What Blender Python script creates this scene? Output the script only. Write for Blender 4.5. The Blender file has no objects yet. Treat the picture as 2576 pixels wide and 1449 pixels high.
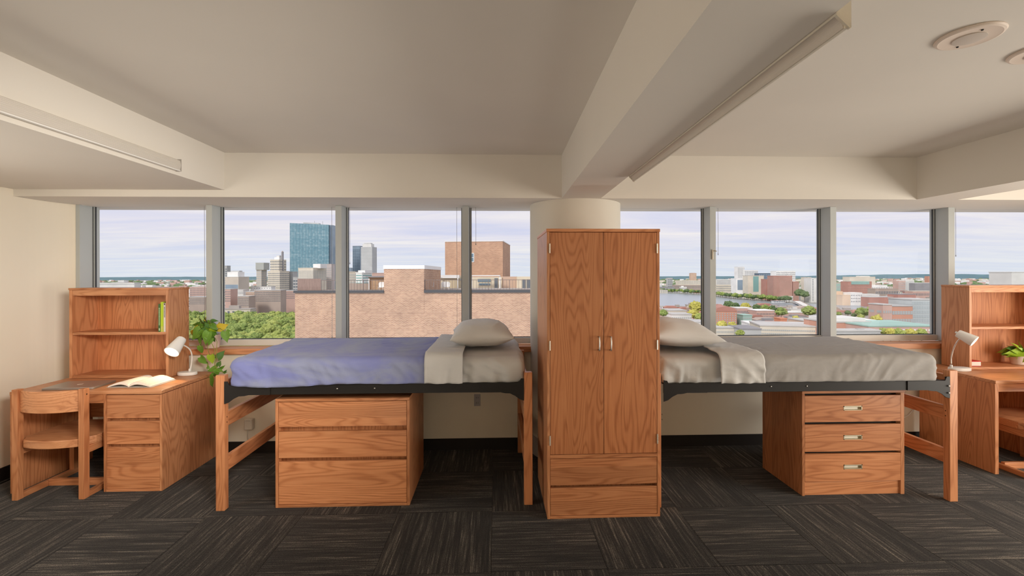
import bpy, bmesh, math, random
from mathutils import Vector, Matrix, noise, Euler
random.seed(7)
SC = bpy.context.scene
COL = SC.collection
PI = math.pi

# ---------------------------------------------------------------- camera
F, CX, HY, EYE = 1145.0, 1288.0, 692.0, 1.57          # focal length (px of the 2576 px frame), horizon row, eye height
TH, ROLL = math.radians(2.0), .0022
_f = Vector((math.sin(TH), math.cos(TH), 0))
_r = Vector((math.cos(TH), -math.sin(TH), 0))
_u = Vector((0, 0, 1))
RC = _r * math.cos(ROLL) - _u * math.sin(ROLL)
UC = _r * math.sin(ROLL) + _u * math.cos(ROLL)
cd = bpy.data.cameras.new('camera')
cam = bpy.data.objects.new('camera', cd)
COL.objects.link(cam)
cam.matrix_world = Matrix(((RC.x, UC.x, -_f.x, 0), (RC.y, UC.y, -_f.y, 0), (RC.z, UC.z, -_f.z, EYE), (0, 0, 0, 1)))
cd.sensor_width = 36
cd.lens = 36 * F / 2576
cd.shift_y = -(724.5 - HY) / 2576
cd.clip_start, cd.clip_end = .05, 30000
SC.camera = cam

def ray(px, py): return _f + RC * ((px - CX) / F) + UC * ((HY - py) / F)
def at_d(px, py, d): return Vector((0, 0, EYE)) + ray(px, py) * d
def at_y(px, py, y): return at_d(px, py, y / ray(px, py).y)
def at_z(px, py, z=0.): return at_d(px, py, (z - EYE) / ray(px, py).z)

# ---------------------------------------------------------------- world, sun, added fill lights, exposure
W = bpy.data.worlds.new('sky'); SC.world = W; W.use_nodes = True
nt = W.node_tree; N = nt.nodes; L = nt.links
bg = N['Background']
tc = N.new('ShaderNodeTexCoord'); sp = N.new('ShaderNodeSeparateXYZ'); L.new(tc.outputs['Generated'], sp.inputs[0])
def wm(op, a, b=None, c=None):
    n = N.new('ShaderNodeMath'); n.operation = op
    for i, v in enumerate((a, b, c)):
        if v is None: continue
        if isinstance(v, (int, float)): n.inputs[i].default_value = v
        else: L.new(v, n.inputs[i])
    return n.outputs[0]
zc = wm('ADD', wm('MAXIMUM', sp.outputs[2], 0.), .045)
cx_ = wm('MULTIPLY', wm('DIVIDE', sp.outputs[0], zc), .34); cy_ = wm('DIVIDE', sp.outputs[1], zc)
cb = N.new('ShaderNodeCombineXYZ'); L.new(cx_, cb.inputs[0]); L.new(cy_, cb.inputs[1])
n1 = N.new('ShaderNodeTexNoise'); n1.inputs['Scale'].default_value = .8; n1.inputs['Detail'].default_value = 9; n1.inputs['Roughness'].default_value = .6
n1.inputs['Distortion'].default_value = .6
L.new(cb.outputs[0], n1.inputs['Vector'])
rp = N.new('ShaderNodeValToRGB'); L.new(n1.outputs['Fac'], rp.inputs[0])
e = rp.color_ramp.elements
e[0].position, e[0].color = .33, (.68, .70, .87, 1)
e[1].position, e[1].color = .66, (.93, .88, .88, 1)
k = e.new(.48); k.color = (.79, .77, .87, 1)
mx = N.new('ShaderNodeMix'); mx.data_type = 'RGBA'
hz = N.new('ShaderNodeMapRange'); L.new(sp.outputs[2], hz.inputs[0]); hz.inputs[1].default_value = 0; hz.inputs[2].default_value = .09
hz.inputs[3].default_value = .6; hz.inputs[4].default_value = 0
L.new(hz.outputs[0], mx.inputs[0]); L.new(rp.outputs[0], mx.inputs[6]); mx.inputs[7].default_value = (.70, .79, .87, 1)
L.new(mx.outputs[2], bg.inputs[0]); bg.inputs[1].default_value = 1.0

sd = bpy.data.lights.new('sun', 'SUN'); sd.energy = 2.6; sd.angle = math.radians(12); sd.color = (1, .95, .88)
so = bpy.data.objects.new('sun', sd); COL.objects.link(so); so.rotation_euler = Euler((math.radians(50), 0, math.radians(-38)))

def area(name, loc, rot, sx, sy, e, col):
    d = bpy.data.lights.new(name, 'AREA'); d.shape = 'RECTANGLE'; d.size, d.size_y, d.energy, d.color = sx, sy, e, col
    o = bpy.data.objects.new(name, d); COL.objects.link(o); o.location = loc; o.rotation_euler = [math.radians(a) for a in rot]
    return o
WARM, SOFT = (1, .82, .62), (1, .92, .81)
area('back_wall_fill', (0.6, -1.7, 2.15), (-72, 0, 0), 8.0, .3, 100, WARM)         # unseen fill light, added to bounce off the wall behind the camera
area('side_lamp', (5.7, 1.1, .98), (90, 0, 90), 3.0, 1.8, 180, SOFT)           # unseen fill light added near the right wall, facing left
area('side_lamp', (-3.65, 1.7, 1.4), (90, 0, -90), 1.4, 1.2, 23, SOFT)          # unseen fill light added near the left wall, facing right
for x_ in (-2.8, -.8, 2.2, 4.4): area('ceiling_fill', (x_, 1.6, .2), (180, 0, 0), .8, .3, 6.2, SOFT)   # unseen upward fill lights, added below the frame to brighten the ceiling
o_ = area('desk_corner_fill', (.25, .75, 2.10), (0, 0, 0), .8, .5, 13, SOFT); o_.rotation_euler = Vector((-.74, .64, -.26)).to_track_quat('-Z', 'Y').to_euler(); o_.data.spread = math.radians(64)   # unseen fill light added above the frame, turned to the laptop desk
vs = SC.view_settings
vs.view_transform = 'Standard'; vs.look = 'None'; vs.exposure = 0.0; vs.gamma = 1; vs.use_curve_mapping = False
try:
    SC.cycles.use_denoising = True
    SC.cycles.max_bounces = 8; SC.cycles.diffuse_bounces = 5; SC.cycles.glossy_bounces = 3; SC.cycles.transparent_max_bounces = 12
    SC.cycles.sample_clamp_indirect = 6; SC.cycles.caustics_reflective = False; SC.cycles.caustics_refractive = False
except Exception: pass

# ---------------------------------------------------------------- helpers
class MB:
    def __init__(s): s.v = []; s.f = []
    def box(s, x0, x1, y0, y1, z0, z1):
        b = len(s.v)
        s.v += [(x0,y0,z0),(x1,y0,z0),(x1,y1,z0),(x0,y1,z0),(x0,y0,z1),(x1,y0,z1),(x1,y1,z1),(x0,y1,z1)]
        s.f += [tuple(b+i for i in q) for q in ((0,3,2,1),(4,5,6,7),(0,1,5,4),(1,2,6,5),(2,3,7,6),(3,0,4,7))]
        return s
    def prism(s, pts, axis, a, b):
        # pts: 2-D outline, axis: extrusion axis ('x': pts=(y,z), 'y': pts=(x,z), 'z': pts=(x,y))
        n = len(pts); k = len(s.v)
        for t in (a, b):
            for p in pts:
                s.v.append({'x': (t, p[0], p[1]), 'y': (p[0], t, p[1]), 'z': (p[0], p[1], t)}[axis])
        s.f.append(tuple(k+i for i in range(n))[::-1]); s.f.append(tuple(k+n+i for i in range(n)))
        for i in range(n):
            j = (i+1) % n
            s.f.append((k+i, k+j, k+n+j, k+n+i))
        return s
    def tube(s, path, r, n=8, cap=True):
        path = [Vector(p) for p in path]; k = len(s.v); rr = r if isinstance(r, (list, tuple)) else [r]*len(path)
        for i, p in enumerate(path):
            t = (path[min(i+1, len(path)-1)] - path[max(i-1, 0)]).normalized()
            a = t.cross(Vector((0,0,1)) if abs(t.z) < .9 else Vector((1,0,0))).normalized(); b = t.cross(a)
            for j in range(n):
                q = p + (a*math.cos(2*PI*j/n) + b*math.sin(2*PI*j/n))*rr[i]; s.v.append(tuple(q))
        for i in range(len(path)-1):
            for j in range(n):
                s.f.append((k+i*n+j, k+i*n+(j+1)%n, k+(i+1)*n+(j+1)%n, k+(i+1)*n+j))
        if cap:
            s.f.append(tuple(k+j for j in range(n))[::-1]); s.f.append(tuple(k+(len(path)-1)*n+j for j in range(n)))
        return s
    def lathe(s, prof, n=32, sx=1, sy=1, o=(0,0,0)):
        k = len(s.v)
        for r, z in prof:
            for j in range(n): s.v.append((o[0]+sx*r*math.cos(2*PI*j/n), o[1]+sy*r*math.sin(2*PI*j/n), o[2]+z))
        for i in range(len(prof)-1):
            for j in range(n):
                s.f.append((k+i*n+j, k+i*n+(j+1)%n, k+(i+1)*n+(j+1)%n, k+(i+1)*n+j))
        if prof[0][0] > 1e-4: s.f.append(tuple(k+j for j in range(n))[::-1])
        if prof[-1][0] > 1e-4: s.f.append(tuple(k+(len(prof)-1)*n+j for j in range(n)))
        return s
    def build(s, name, m, parent=None, smooth=False, bevel=0, loc=None, fix=True):
        me = bpy.data.meshes.new(name); me.from_pydata(s.v, [], s.f); me.materials.append(m)
        if fix:
            bm = bmesh.new(); bm.from_mesh(me); bmesh.ops.remove_doubles(bm, verts=bm.verts, dist=1e-6)
            bmesh.ops.recalc_face_normals(bm, faces=bm.faces); bm.to_mesh(me); bm.free()
        if smooth: me.polygons.foreach_set('use_smooth', [True]*len(me.polygons))
        o = bpy.data.objects.new(name, me); COL.objects.link(o)
        if parent: o.parent = parent
        if loc: o.location = loc
        if bevel:
            b = o.modifiers.new('b', 'BEVEL'); b.width = bevel; b.segments = 2; b.limit_method = 'ANGLE'; b.angle_limit = math.radians(40)
        return o
def box(name, m, parent, x0, x1, y0, y1, z0, z1, bevel=.002): return MB().box(x0,x1,y0,y1,z0,z1).build(name, m, parent, bevel=bevel)
def tag(o, label=None, cat=None, group=None, kind=None):
    if label: o['label'] = label
    if cat: o['category'] = cat
    if group: o['group'] = group
    if kind: o['kind'] = kind
    return o
def thing(name, label, cat, loc=(0,0,0), rz=0, group=None):
    o = bpy.data.objects.new(name, None); COL.objects.link(o); o.location = loc; o.rotation_euler.z = rz; o.empty_display_size = .1
    return tag(o, label, cat, group)
def struct(o): o['kind'] = 'structure'; return o
def copy_tree(o, parent=None):
    c = o.copy(); COL.objects.link(c); c.parent = parent
    for ch in list(o.children): copy_tree(ch, c)
    return c

# ---------------------------------------------------------------- materials
def base(name, col, rough=.6, metal=0., spec=.3):
    m = bpy.data.materials.new(name); m.use_nodes = True; b = m.node_tree.nodes['Principled BSDF']
    b.inputs['Base Color'].default_value = (*col, 1); b.inputs['Roughness'].default_value = rough; b.inputs['Metallic'].default_value = metal
    b.inputs['Specular IOR Level'].default_value = spec
    return m
class NG:
    def __init__(s, m): s.nt = m.node_tree; s.b = s.nt.nodes['Principled BSDF']
    def n(s, t, **k):
        q = s.nt.nodes.new(t)
        for a, v in k.items(): setattr(q, a, v)
        return q
    def l(s, a, b): s.nt.links.new(a, b)
    def math(s, op, a, b=None):
        q = s.n('ShaderNodeMath', operation=op)
        for i, v in enumerate((a, b)):
            if v is None: continue
            if isinstance(v, (int, float)): q.inputs[i].default_value = v
            else: s.l(v, q.inputs[i])
        return q.outputs[0]
    def noise(s, vec, scale, detail=2, rough=.5, dist=0):
        q = s.n('ShaderNodeTexNoise'); q.inputs['Scale'].default_value = scale; q.inputs['Detail'].default_value = detail
        q.inputs['Roughness'].default_value = rough; q.inputs['Distortion'].default_value = dist; s.l(vec, q.inputs['Vector']); return q.outputs['Fac']
    def vmul(s, vec, v):
        q = s.n('ShaderNodeVectorMath', operation='MULTIPLY'); s.l(vec, q.inputs[0]); q.inputs[1].default_value = v; return q.outputs[0]
    def ramp(s, fac, stops):
        q = s.n('ShaderNodeValToRGB'); s.l(fac, q.inputs[0]); e = q.color_ramp.elements
        e[0].position, e[0].color = stops[0][0], (*stops[0][1], 1); e[1].position, e[1].color = stops[-1][0], (*stops[-1][1], 1)
        for p, c in stops[1:-1]: e.new(p).color = (*c, 1)
        return q.outputs[0]
    def objvec(s, seed=True):
        t = s.n('ShaderNodeTexCoord').outputs['Object']
        if not seed: return t
        r = s.n('ShaderNodeObjectInfo').outputs['Random']
        m = s.n('ShaderNodeVectorMath', operation='MULTIPLY_ADD'); c = s.n('ShaderNodeCombineXYZ')
        for i, k in enumerate((17.3, 31.7, 53.1)): s.l(s.math('MULTIPLY', r, k), c.inputs[i])
        a = s.n('ShaderNodeVectorMath', operation='ADD'); s.l(t, a.inputs[0]); s.l(c.outputs[0], a.inputs[1]); s.rnd = r
        return a.outputs[0]
    def bump(s, h, strength, dist=.01):
        q = s.n('ShaderNodeBump'); q.inputs['Strength'].default_value = strength; q.inputs['Distance'].default_value = dist
        s.l(h, q.inputs['Height']); s.l(q.outputs[0], s.b.inputs['Normal'])
    def mix(s, fac, a, b, mode='MIX'):
        q = s.n('ShaderNodeMix', data_type='RGBA', blend_type=mode)
        if isinstance(fac, (int, float)): q.inputs[0].default_value = fac
        else: s.l(fac, q.inputs[0])
        for i, v in ((6, a), (7, b)):
            if isinstance(v, tuple): q.inputs[i].default_value = (*v, 1)
            else: s.l(v, q.inputs[i])
        return q.outputs[2]

def wood(axis, tint=(1, 1, 1), boards=None, name='wood'):
    m = base(name + '_' + axis, (.5, .25, .1), .38, spec=.35); g = NG(m); v = g.objvec()
    i = 'xyz'.index(axis)
    a = [1., 1., 1.]; a[i] = .13
    n = g.noise(g.vmul(v, a), 5.2, 2, .45, .25)
    ring = g.math('MULTIPLY', g.math('ADD', g.math('SINE', g.math('MULTIPLY', n, 140)), 1), .5)
    ring = g.math('POWER', ring, 2.2)
    a2 = [1., 1., 1.]; a2[i] = .025
    fib = g.noise(g.vmul(v, a2), 210, 2, .6)
    a3 = [1., 1., 1.]; a3[i] = .3
    big = g.noise(g.vmul(v, a3), 3.0, 2)
    f = g.math('ADD', g.math('MULTIPLY', ring, .21), g.math('ADD', g.math('MULTIPLY', fib, .45), g.math('MULTIPLY', big, .45)))
    c = g.ramp(f, [(.25, (.68*tint[0], .315*tint[1], .150*tint[2])), (.50, (.57*tint[0], .238*tint[1], .105*tint[2])), (.85, (.33*tint[0], .108*tint[1], .040*tint[2]))])
    val = g.math('ADD', g.math('MULTIPLY', g.rnd, .22), .88)
    if boards:
        sx = g.n('ShaderNodeSeparateXYZ'); g.l(v, sx.inputs[0])
        w = g.n('ShaderNodeTexWhiteNoise', noise_dimensions='1D'); g.l(g.math('FLOOR', g.math('DIVIDE', sx.outputs['xyz'.index(boards[0])], boards[1])), w.inputs['W'])
        val = g.math('MULTIPLY', val, g.math('ADD', g.math('MULTIPLY', w.outputs['Value'], .26), .87))
    hs = g.n('ShaderNodeHueSaturation'); g.l(c, hs.inputs['Color']); g.l(val, hs.inputs['Value']); g.l(hs.outputs[0], g.b.inputs['Base Color'])
    g.bump(fib, .08, .002)
    return m
WX, WY, WZ = wood('x'), wood('y'), wood('z')
WXB, WZB = wood('x', boards=('z', .083), name='wood_boards'), wood('z', boards=('y', .085), name='wood_boards')
LT = (1.03, 1.12, 1.2)  # paler board tone, with the paling of daylight put into the colour
VX, VY, VZ = wood('x', LT, name='wood_pale_daylit'), wood('y', LT, name='wood_pale_daylit'), wood('z', LT, name='wood_pale_daylit')

def paint(name, col, rough=.75):
    m = base(name, col, rough, spec=.15); g = NG(m); v = g.objvec(False)
    g.bump(g.noise(v, 260, 2), .05, .002); n = g.noise(v, .9, 3)
    g.l(g.ramp(n, [(.3, tuple(c*.96 for c in col)), (.7, tuple(min(1, c*1.02) for c in col))]), g.b.inputs['Base Color']); return m
WALL = paint('wall_paint', (.86, .80, .685)); CEIL = paint('ceiling_paint', (.74, .705, .65)); COLP = paint('column_paint', (.76, .73, .66))
BASEB = base('baseboard_rubber', (.016, .012, .011), .6)
ALU = base('window_aluminium', (.50, .53, .53), .5, 0); GASK = base('window_gasket', (.05, .055, .06), .6)
FRAMEW = base('window_frame_white', (.72, .71, .67), .5)
BLK = base('black_steel', (.013, .011, .010), .5, .0); STEEL = base('steel', (.62, .60, .56), .3, .9); NICK = base('nickel', (.66, .60, .50), .35, .7)
BRASS = base('brass', (.70, .62, .45), .32, .6); PALEW = base('pale_pull', (.85, .80, .68), .5)
WHITE = base('white_plastic', (.82, .81, .79), .35); OUTL = base('outlet_plate', (.42, .40, .42), .4); DARK = base('dark_slot', (.01, .01, .01), .6)
IVORY = base('ivory_plastic', (.70, .66, .58), .45)
HOLE = base('peg_hole', (.03, .012, .006), .8)
def glassm():
    m = bpy.data.materials.new('window_glass'); m.use_nodes = True; t = m.node_tree; t.nodes.clear()
    o = t.nodes.new('ShaderNodeOutputMaterial'); x = t.nodes.new('ShaderNodeMixShader'); a = t.nodes.new('ShaderNodeBsdfTransparent'); b = t.nodes.new('ShaderNodeBsdfGlossy')
    a.inputs[0].default_value = (.985, .99, .99, 1); b.inputs['Roughness'].default_value = .02; x.inputs[0].default_value = .002
    t.links.new(a.outputs[0], x.inputs[1]); t.links.new(b.outputs[0], x.inputs[2]); t.links.new(x.outputs[0], o.inputs[0]); return m
GLASS = glassm()
def emis(name, col, s):
    m = base(name, col); b = m.node_tree.nodes['Principled BSDF']; b.inputs['Emission Color'].default_value = (*col, 1); b.inputs['Emission Strength'].default_value = s; return m
BULB = emis('lit_bulb', (1, .88, .68), 6.0)

def carpet():
    m = base('carpet_tile', (.05, .045, .04), .95, spec=.08); g = NG(m); v = g.objvec()
    st = g.noise(g.vmul(v, (1, .03, 1)), 70, 3, .8)            # yarn streaks along the tile's own y axis
    st2 = g.noise(g.vmul(v, (1, .1, 1)), 9, 2, .5)
    lp = g.noise(g.vmul(v, (1, .55, 1)), 330, 1, .5)
    f = g.math('ADD', g.math('MULTIPLY', st, .75), g.math('MULTIPLY', st2, .25))
    c = g.ramp(f, [(.40, (.0095, .0087, .0085)), (.49, (.022, .0195, .0185)), (.57, (.058, .051, .045)), (.66, (.185, .162, .134))])
    c2 = g.ramp(lp, [(.34, (.25, .25, .25)), (.62, (1.5, 1.5, 1.5))])
    g.l(g.mix(1., c, c2, 'MULTIPLY'), g.b.inputs['Base Color'])
    g.b.inputs['Sheen Weight'].default_value = .12; g.b.inputs['Sheen Roughness'].default_value = .5
    g.bump(lp, .5, .004); return m
CARPET = carpet()

def cloth(name, col, col2=None, streak=(1, 1, 1), weave=1400):
    m = base(name, col, .85, spec=.1); g = NG(m); v = g.objvec(False)
    wv = g.noise(v, weave, 1); wr = g.noise(g.vmul(v, (1, 1.2, 1.2)), 9, 4, .6, 1.0)
    h = g.math('ADD', g.math('MULTIPLY', wr, .8), g.math('MULTIPLY', wv, .12)); g.bump(h, .3, .014)
    if col2:
        n = g.noise(g.vmul(v, streak), 2.6, 3, .55, 1.2); g.l(g.ramp(n, [(.38, col), (.60, col2)]), g.b.inputs['Base Color'])
    g.b.inputs['Sheen Weight'].default_value = .15
    return m
SHEET = cloth('white_sheet', (.60, .595, .59)); GREYB = cloth('grey_blanket', (.37, .355, .345)); PILLOWC = cloth('white_pillowcase', (.73, .735, .74))
BLUEB = cloth('blue_blanket', (.21, .235, .50), (.275, .305, .46), (.9, .4, 2.2))

# ---------------------------------------------------------------- room shell (units m; window wall along x at y = 4.12)
XL, XR, YB, YW, ZC, ZB, YF = -3.80, 6.2, -3.4, 4.12, 2.555, 2.20, 3.72
YG = 4.28
fl = struct(MB().box(XL-.3, XR+.3, YB-.3, YW+.3, -.25, -.012).build('floor', base('carpet_backing', (.012, .011, .011), .95)))
TS = .62
tile_me = None
i0, j0 = -8, -5
protos = {}
def tile_mesh(x0, x1, y0, y1):
    b = MB(); g_ = .0004; ch = .0012
    x0 += g_; x1 -= g_; y0 += g_; y1 -= g_
    b.v = [(x0,y0,-.012),(x1,y0,-.012),(x1,y1,-.012),(x0,y1,-.012),(x0,y0,-ch),(x1,y0,-ch),(x1,y1,-ch),(x0,y1,-ch),
           (x0+ch,y0+ch,0),(x1-ch,y0+ch,0),(x1-ch,y1-ch,0),(x0+ch,y1-ch,0)]
    b.f = [(3,2,1,0),(0,1,5,4),(1,2,6,5),(2,3,7,6),(3,0,4,7),(4,5,9,8),(5,6,10,9),(6,7,11,10),(7,4,8,11),(8,9,10,11)]
    return b
full_tile = tile_mesh(-TS/2, TS/2, -TS/2, TS/2).build('carpet_tile', CARPET, fl, fix=False); first = True
for i in range(-7, 11):
    for j in range(-6, 2):
        ax, ay = -.03 + i*TS, 3.03 + j*TS
        bx, by = ax + TS, ay + TS
        if bx <= XL or ax >= XR or by < 0.6: continue
        rot = (i + j) % 2 == 1                                          # quarter-turn laying
        if ax >= XL and bx <= XR and by <= YW:
            o = full_tile if first else full_tile.copy()
            if not first: COL.objects.link(o); o.parent = fl
            first = False; o.location = ((ax+bx)/2, (ay+by)/2, 0)
        else:
            cx, cy = (ax+bx)/2, (ay+by)/2
            q = (max(ax, XL)-cx, min(bx, XR)-cx, ay-cy, min(by, YW)-cy)
            if rot: q = (q[2], q[3], -q[1], -q[0])
            o = tile_mesh(*q).build('carpet_tile', CARPET, fl, fix=False); o.location = (cx, cy, 0)
        if rot: o.rotation_euler.z = PI/2
wl = struct(MB().box(XL-.3, XL, YB-.3, YW+.3, -.25, ZC+.3).build('wall_left', WALL))
cv = [(XL, 3.80)]+[(XL+.135*(1-math.cos(a*PI/2/12)), 3.80+.36*math.sin(a*PI/2/12)) for a in range(13)]+[(-3.666, 4.285), (XL-.1, 4.285), (XL-.1, 3.80)]
MB().prism(cv[1:], 'z', -.012, ZB).build('curved_corner', WALL, wl)
wr = struct(MB().box(XR, XR+.3, YB-.3, YW+.3, -.25, ZC+.3).build('wall_right', WALL))
wb = struct(MB().box(XL-.3, XR+.3, YB-.3, YB, -.25, ZC+.3).build('wall_back', WALL))
ww = struct(MB().box(XL-.3, XR+.3, YW, YW+.26, -.25, .88).build('wall_window', WALL))
ce = struct(MB().box(XL-.3, XR+.3, YB-.3, YW+.4, ZC, ZC+.4).build('ceiling', CEIL))
struct(MB().box(XL, XR, YW-.012, YW, -.012, .10).build('baseboard_window', BASEB, bevel=.003))
struct(MB().box(XL, XL+.012, YB, YW-.012, -.012, .10).build('baseboard_left', BASEB, bevel=.003))
# beams and the lowered ceiling on the left
MB().box(XL, XR, YF, YW+.35, ZB, ZC).build('window_beam', CEIL, ce)
MB().box(XL, -2.17, YB, YF, 2.256, ZC).build('lowered_ceiling', CEIL, ce)
def beam(x0, x1, sk):
    b = MB(); y0, y1 = YB, YF; s = sk*(y1-y0)
    b.v = [(x0-s,y0,ZB),(x1-s,y0,ZB),(x1,y1,ZB),(x0,y1,ZB),(x0-s,y0,ZC),(x1-s,y0,ZC),(x1,y1,ZC),(x0,y1,ZC)]
    b.f = [(0,3,2,1),(4,5,6,7),(0,1,5,4),(1,2,6,5),(2,3,7,6),(3,0,4,7)]
    return b.build('ceiling_beam', CEIL, ce)
beam(.541, .862, .0165); beam(3.55, 3.91, 0)
# round column in the window wall
RCOL, XCOL = .405, .715
colm = MB().lathe([(RCOL, -.012), (RCOL, ZB)], 72, o=(XCOL, 4.12, 0)).build('column', COLP, ww, smooth=True)
m_ = colm.modifiers.new('e', 'EDGE_SPLIT')
MB().lathe([(RCOL+.012, -.012), (RCOL+.012, .15), (RCOL+.008, .157), (RCOL, .157)], 72, o=(XCOL, 4.12, 0)).build('column_skirting', base('skirting_grey', (.42, .40, .41), .5), ww, smooth=False)
# windows: one structure per bay between two mullions
ML = [(-3.70, -3.665), (-2.578, -2.525), (-1.442, -1.387), (-.306, -.248), (.80, .86), (1.976, 2.032), (3.117, 3.175), (4.258, 4.32), (5.40, 5.46)]
for k in range(len(ML)-1):
    x0, x1 = ML[k][1], ML[k+1][0]
    w = bpy.data.objects.new('window_%d' % (k+1), None); COL.objects.link(w); w.location = (0, 0, 0); struct(w)
    ma, mb = ML[k]
    b = MB().box(ma, mb, 4.14, YG, .93, ZB); b.box((ma+mb)/2-.02, (ma+mb)/2+.02, YG, YG+.06, .93, ZB)
    b.build('mullion', ALU, w, bevel=.002)
    if k == len(ML)-2: MB().box(ML[-1][0], ML[-1][1], 4.14, YG, .93, ZB).build('mullion', ALU, w, bevel=.002)
    MB().box(x0, x1, YG-.03, YG+.05, .93, .985).build('bottom_rail', FRAMEW, w, bevel=.002)
    g = MB()
    for q in (x0, x1-.004): g.box(q, q+.004, YG-.012, YG+.006, .985, ZB)
    for q in (x0+.016, x1-.0195): g.box(q, q+.0035, YG-.006, YG+.008, .985, ZB)
    g.box(x0, x1, YG-.004, YG+.008, .985, .991)
    g.build('gasket', GASK, w)
    a_ = MB()
    for q in (x0+.004, x1-.016): a_.box(q, q+.012, YG-.008, YG+.004, .985, ZB)
    a_.build('sash', ALU, w)
    MB().box(x0+.016, x1-.016, YG, YG+.006, .985, ZB).build('pane', GLASS, w)
    if k == 5:
        h = MB().box(1.993, 2.003, 4.128, 4.14, 1.71, 1.80).tube([(2.008, 4.136, 1.79), (2.016, 4.115, 1.788), (2.024, 4.112, 1.784)], .005)
        h.build('window_handle', NICK, w)
for nm, a, b_ in (('trim_1', -3.70, XCOL-.36), ('trim_2', XCOL+.36, XR)):
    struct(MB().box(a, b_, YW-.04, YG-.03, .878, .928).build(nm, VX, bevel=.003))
# ---------------------------------------------------------------- wood furniture
def drawer_fronts(parent, x0, x1, fronts, m, y0=.004, gap_m=None):
    for (z0, z1) in fronts:
        box('drawer', m, parent, x0, x1, y0, y0+.02, z0, z1, .0015)

def desk(name, label, loc, w, mirror=False):
    D, H = .66, .735
    t = thing(name, label, 'desk', loc)
    X = (lambda a, b: (w-b, w-a)) if mirror else (lambda a, b: (a, b))
    def bx(n, m, a, b, *r, bev=.002): x = X(a, b); return box(n, m, t, x[0], x[1], *r, bev)
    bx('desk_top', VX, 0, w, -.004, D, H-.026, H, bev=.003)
    bx('side_panel', WZ, .0, .03, .0, D-.02, 0, H-.026)
    pw = .415
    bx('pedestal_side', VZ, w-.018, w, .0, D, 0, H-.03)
    bx('pedestal_side', WZ, w-pw, w-pw+.018, .0, D, 0, H-.026)
    bx('pedestal_base', WX, w-pw+.018, w-.018, .0, D, 0, .018)
    bx('pedestal_back', WZ, w-pw+.018, w-.018, .045, .057, .018, H-.026)
    bx('apron', WX, .03, w-pw, .004, .024, H-.09, H-.026)
    bx('rear_panel', WX, .03, w-pw, D-.04, D-.022, .36, H-.026)
    for z0, z1 in ((.534, .703), (.345, .512), (.020, .322)):
        x = X(w-pw+.02, w-.02)
        d = box('drawer', WXB, t, x[0], x[1], .003, .023, z0, z1, .0015)
    return t
deskA = desk('desk', 'oak desk with a three-drawer pedestal, laptop and open book on it, left wall', (-3.507, 3.408, 0), 1.069)
deskB = desk('desk', 'oak desk at the foot of the grey bed, with the metal-neck lamp on it', (3.905, 3.432, 0), 1.069)

def hutch(label, loc, w):
    Hh, D, s = .735, .25, .022
    t = thing('hutch', label, 'shelf unit', loc)
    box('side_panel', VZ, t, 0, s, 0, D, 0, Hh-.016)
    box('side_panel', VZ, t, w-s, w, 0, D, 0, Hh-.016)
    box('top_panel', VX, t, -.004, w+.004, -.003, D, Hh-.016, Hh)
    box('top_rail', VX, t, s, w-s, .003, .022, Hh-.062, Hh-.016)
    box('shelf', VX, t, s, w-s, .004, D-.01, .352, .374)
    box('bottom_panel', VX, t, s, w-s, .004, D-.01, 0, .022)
    box('back_panel', WZ, t, s, w-s, D-.01, D, 0, Hh-.016, 0)
    return t
hutch('oak hutch with one shelf and three upright books on the laptop desk', (-3.467, 3.82, .737), .787)
hutch('oak hutch at the picture edge holding a red book and a plant', (4.11, 3.815, .737), .787)

def chair(label, loc):
    t = thing('desk_chair', label, 'chair', loc)
    w, d = .492, .47
    for s in (0, w-.04):
        box('upright', WZ, t, s, s+.04, 0, .045, 0, .775, .003)
        box('front_leg', WZ, t, s, s+.036, d-.04, d, .036, .365, .003)
        box('runner', WY, t, s+.002, s+.036, .045, d, 0, .038, .003)
        box('seat_rail', WY, t, s+.006, s+.03, .045, d-.04, .31, .362, .003)
    box('stretcher', WX, t, .036, w-.036, .225, .255, .0, .05, .003)
    n = 20; out, inn = [], []
    for i in range(n+1):
        a = i/n; x = .038 + (w-.076)*a; k = 1-(2*a-1)**2
        out.append((x, .020-.052*k)); inn.append((x, .042-.052*k))
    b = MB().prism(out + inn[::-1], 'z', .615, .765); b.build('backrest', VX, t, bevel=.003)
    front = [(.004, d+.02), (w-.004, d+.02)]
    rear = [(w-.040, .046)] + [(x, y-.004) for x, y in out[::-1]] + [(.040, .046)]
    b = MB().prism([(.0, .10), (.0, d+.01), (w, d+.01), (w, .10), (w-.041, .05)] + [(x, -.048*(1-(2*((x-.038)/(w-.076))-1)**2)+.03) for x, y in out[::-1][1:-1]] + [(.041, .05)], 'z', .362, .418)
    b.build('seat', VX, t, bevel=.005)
    for s in (w, 0):
        MB().tube([(s-.0005, .022, .735), (s+.0008, .022, .735)], .005, 10).build('peg', HOLE, t)
    return t
chair('oak chair with a bowed backrest and sled base, pushed under the laptop desk', (-3.387, 3.30, 0))
chair('oak chair mostly cut off by the picture edge, under the other desk', (4.055, 3.30, 0))

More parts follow.
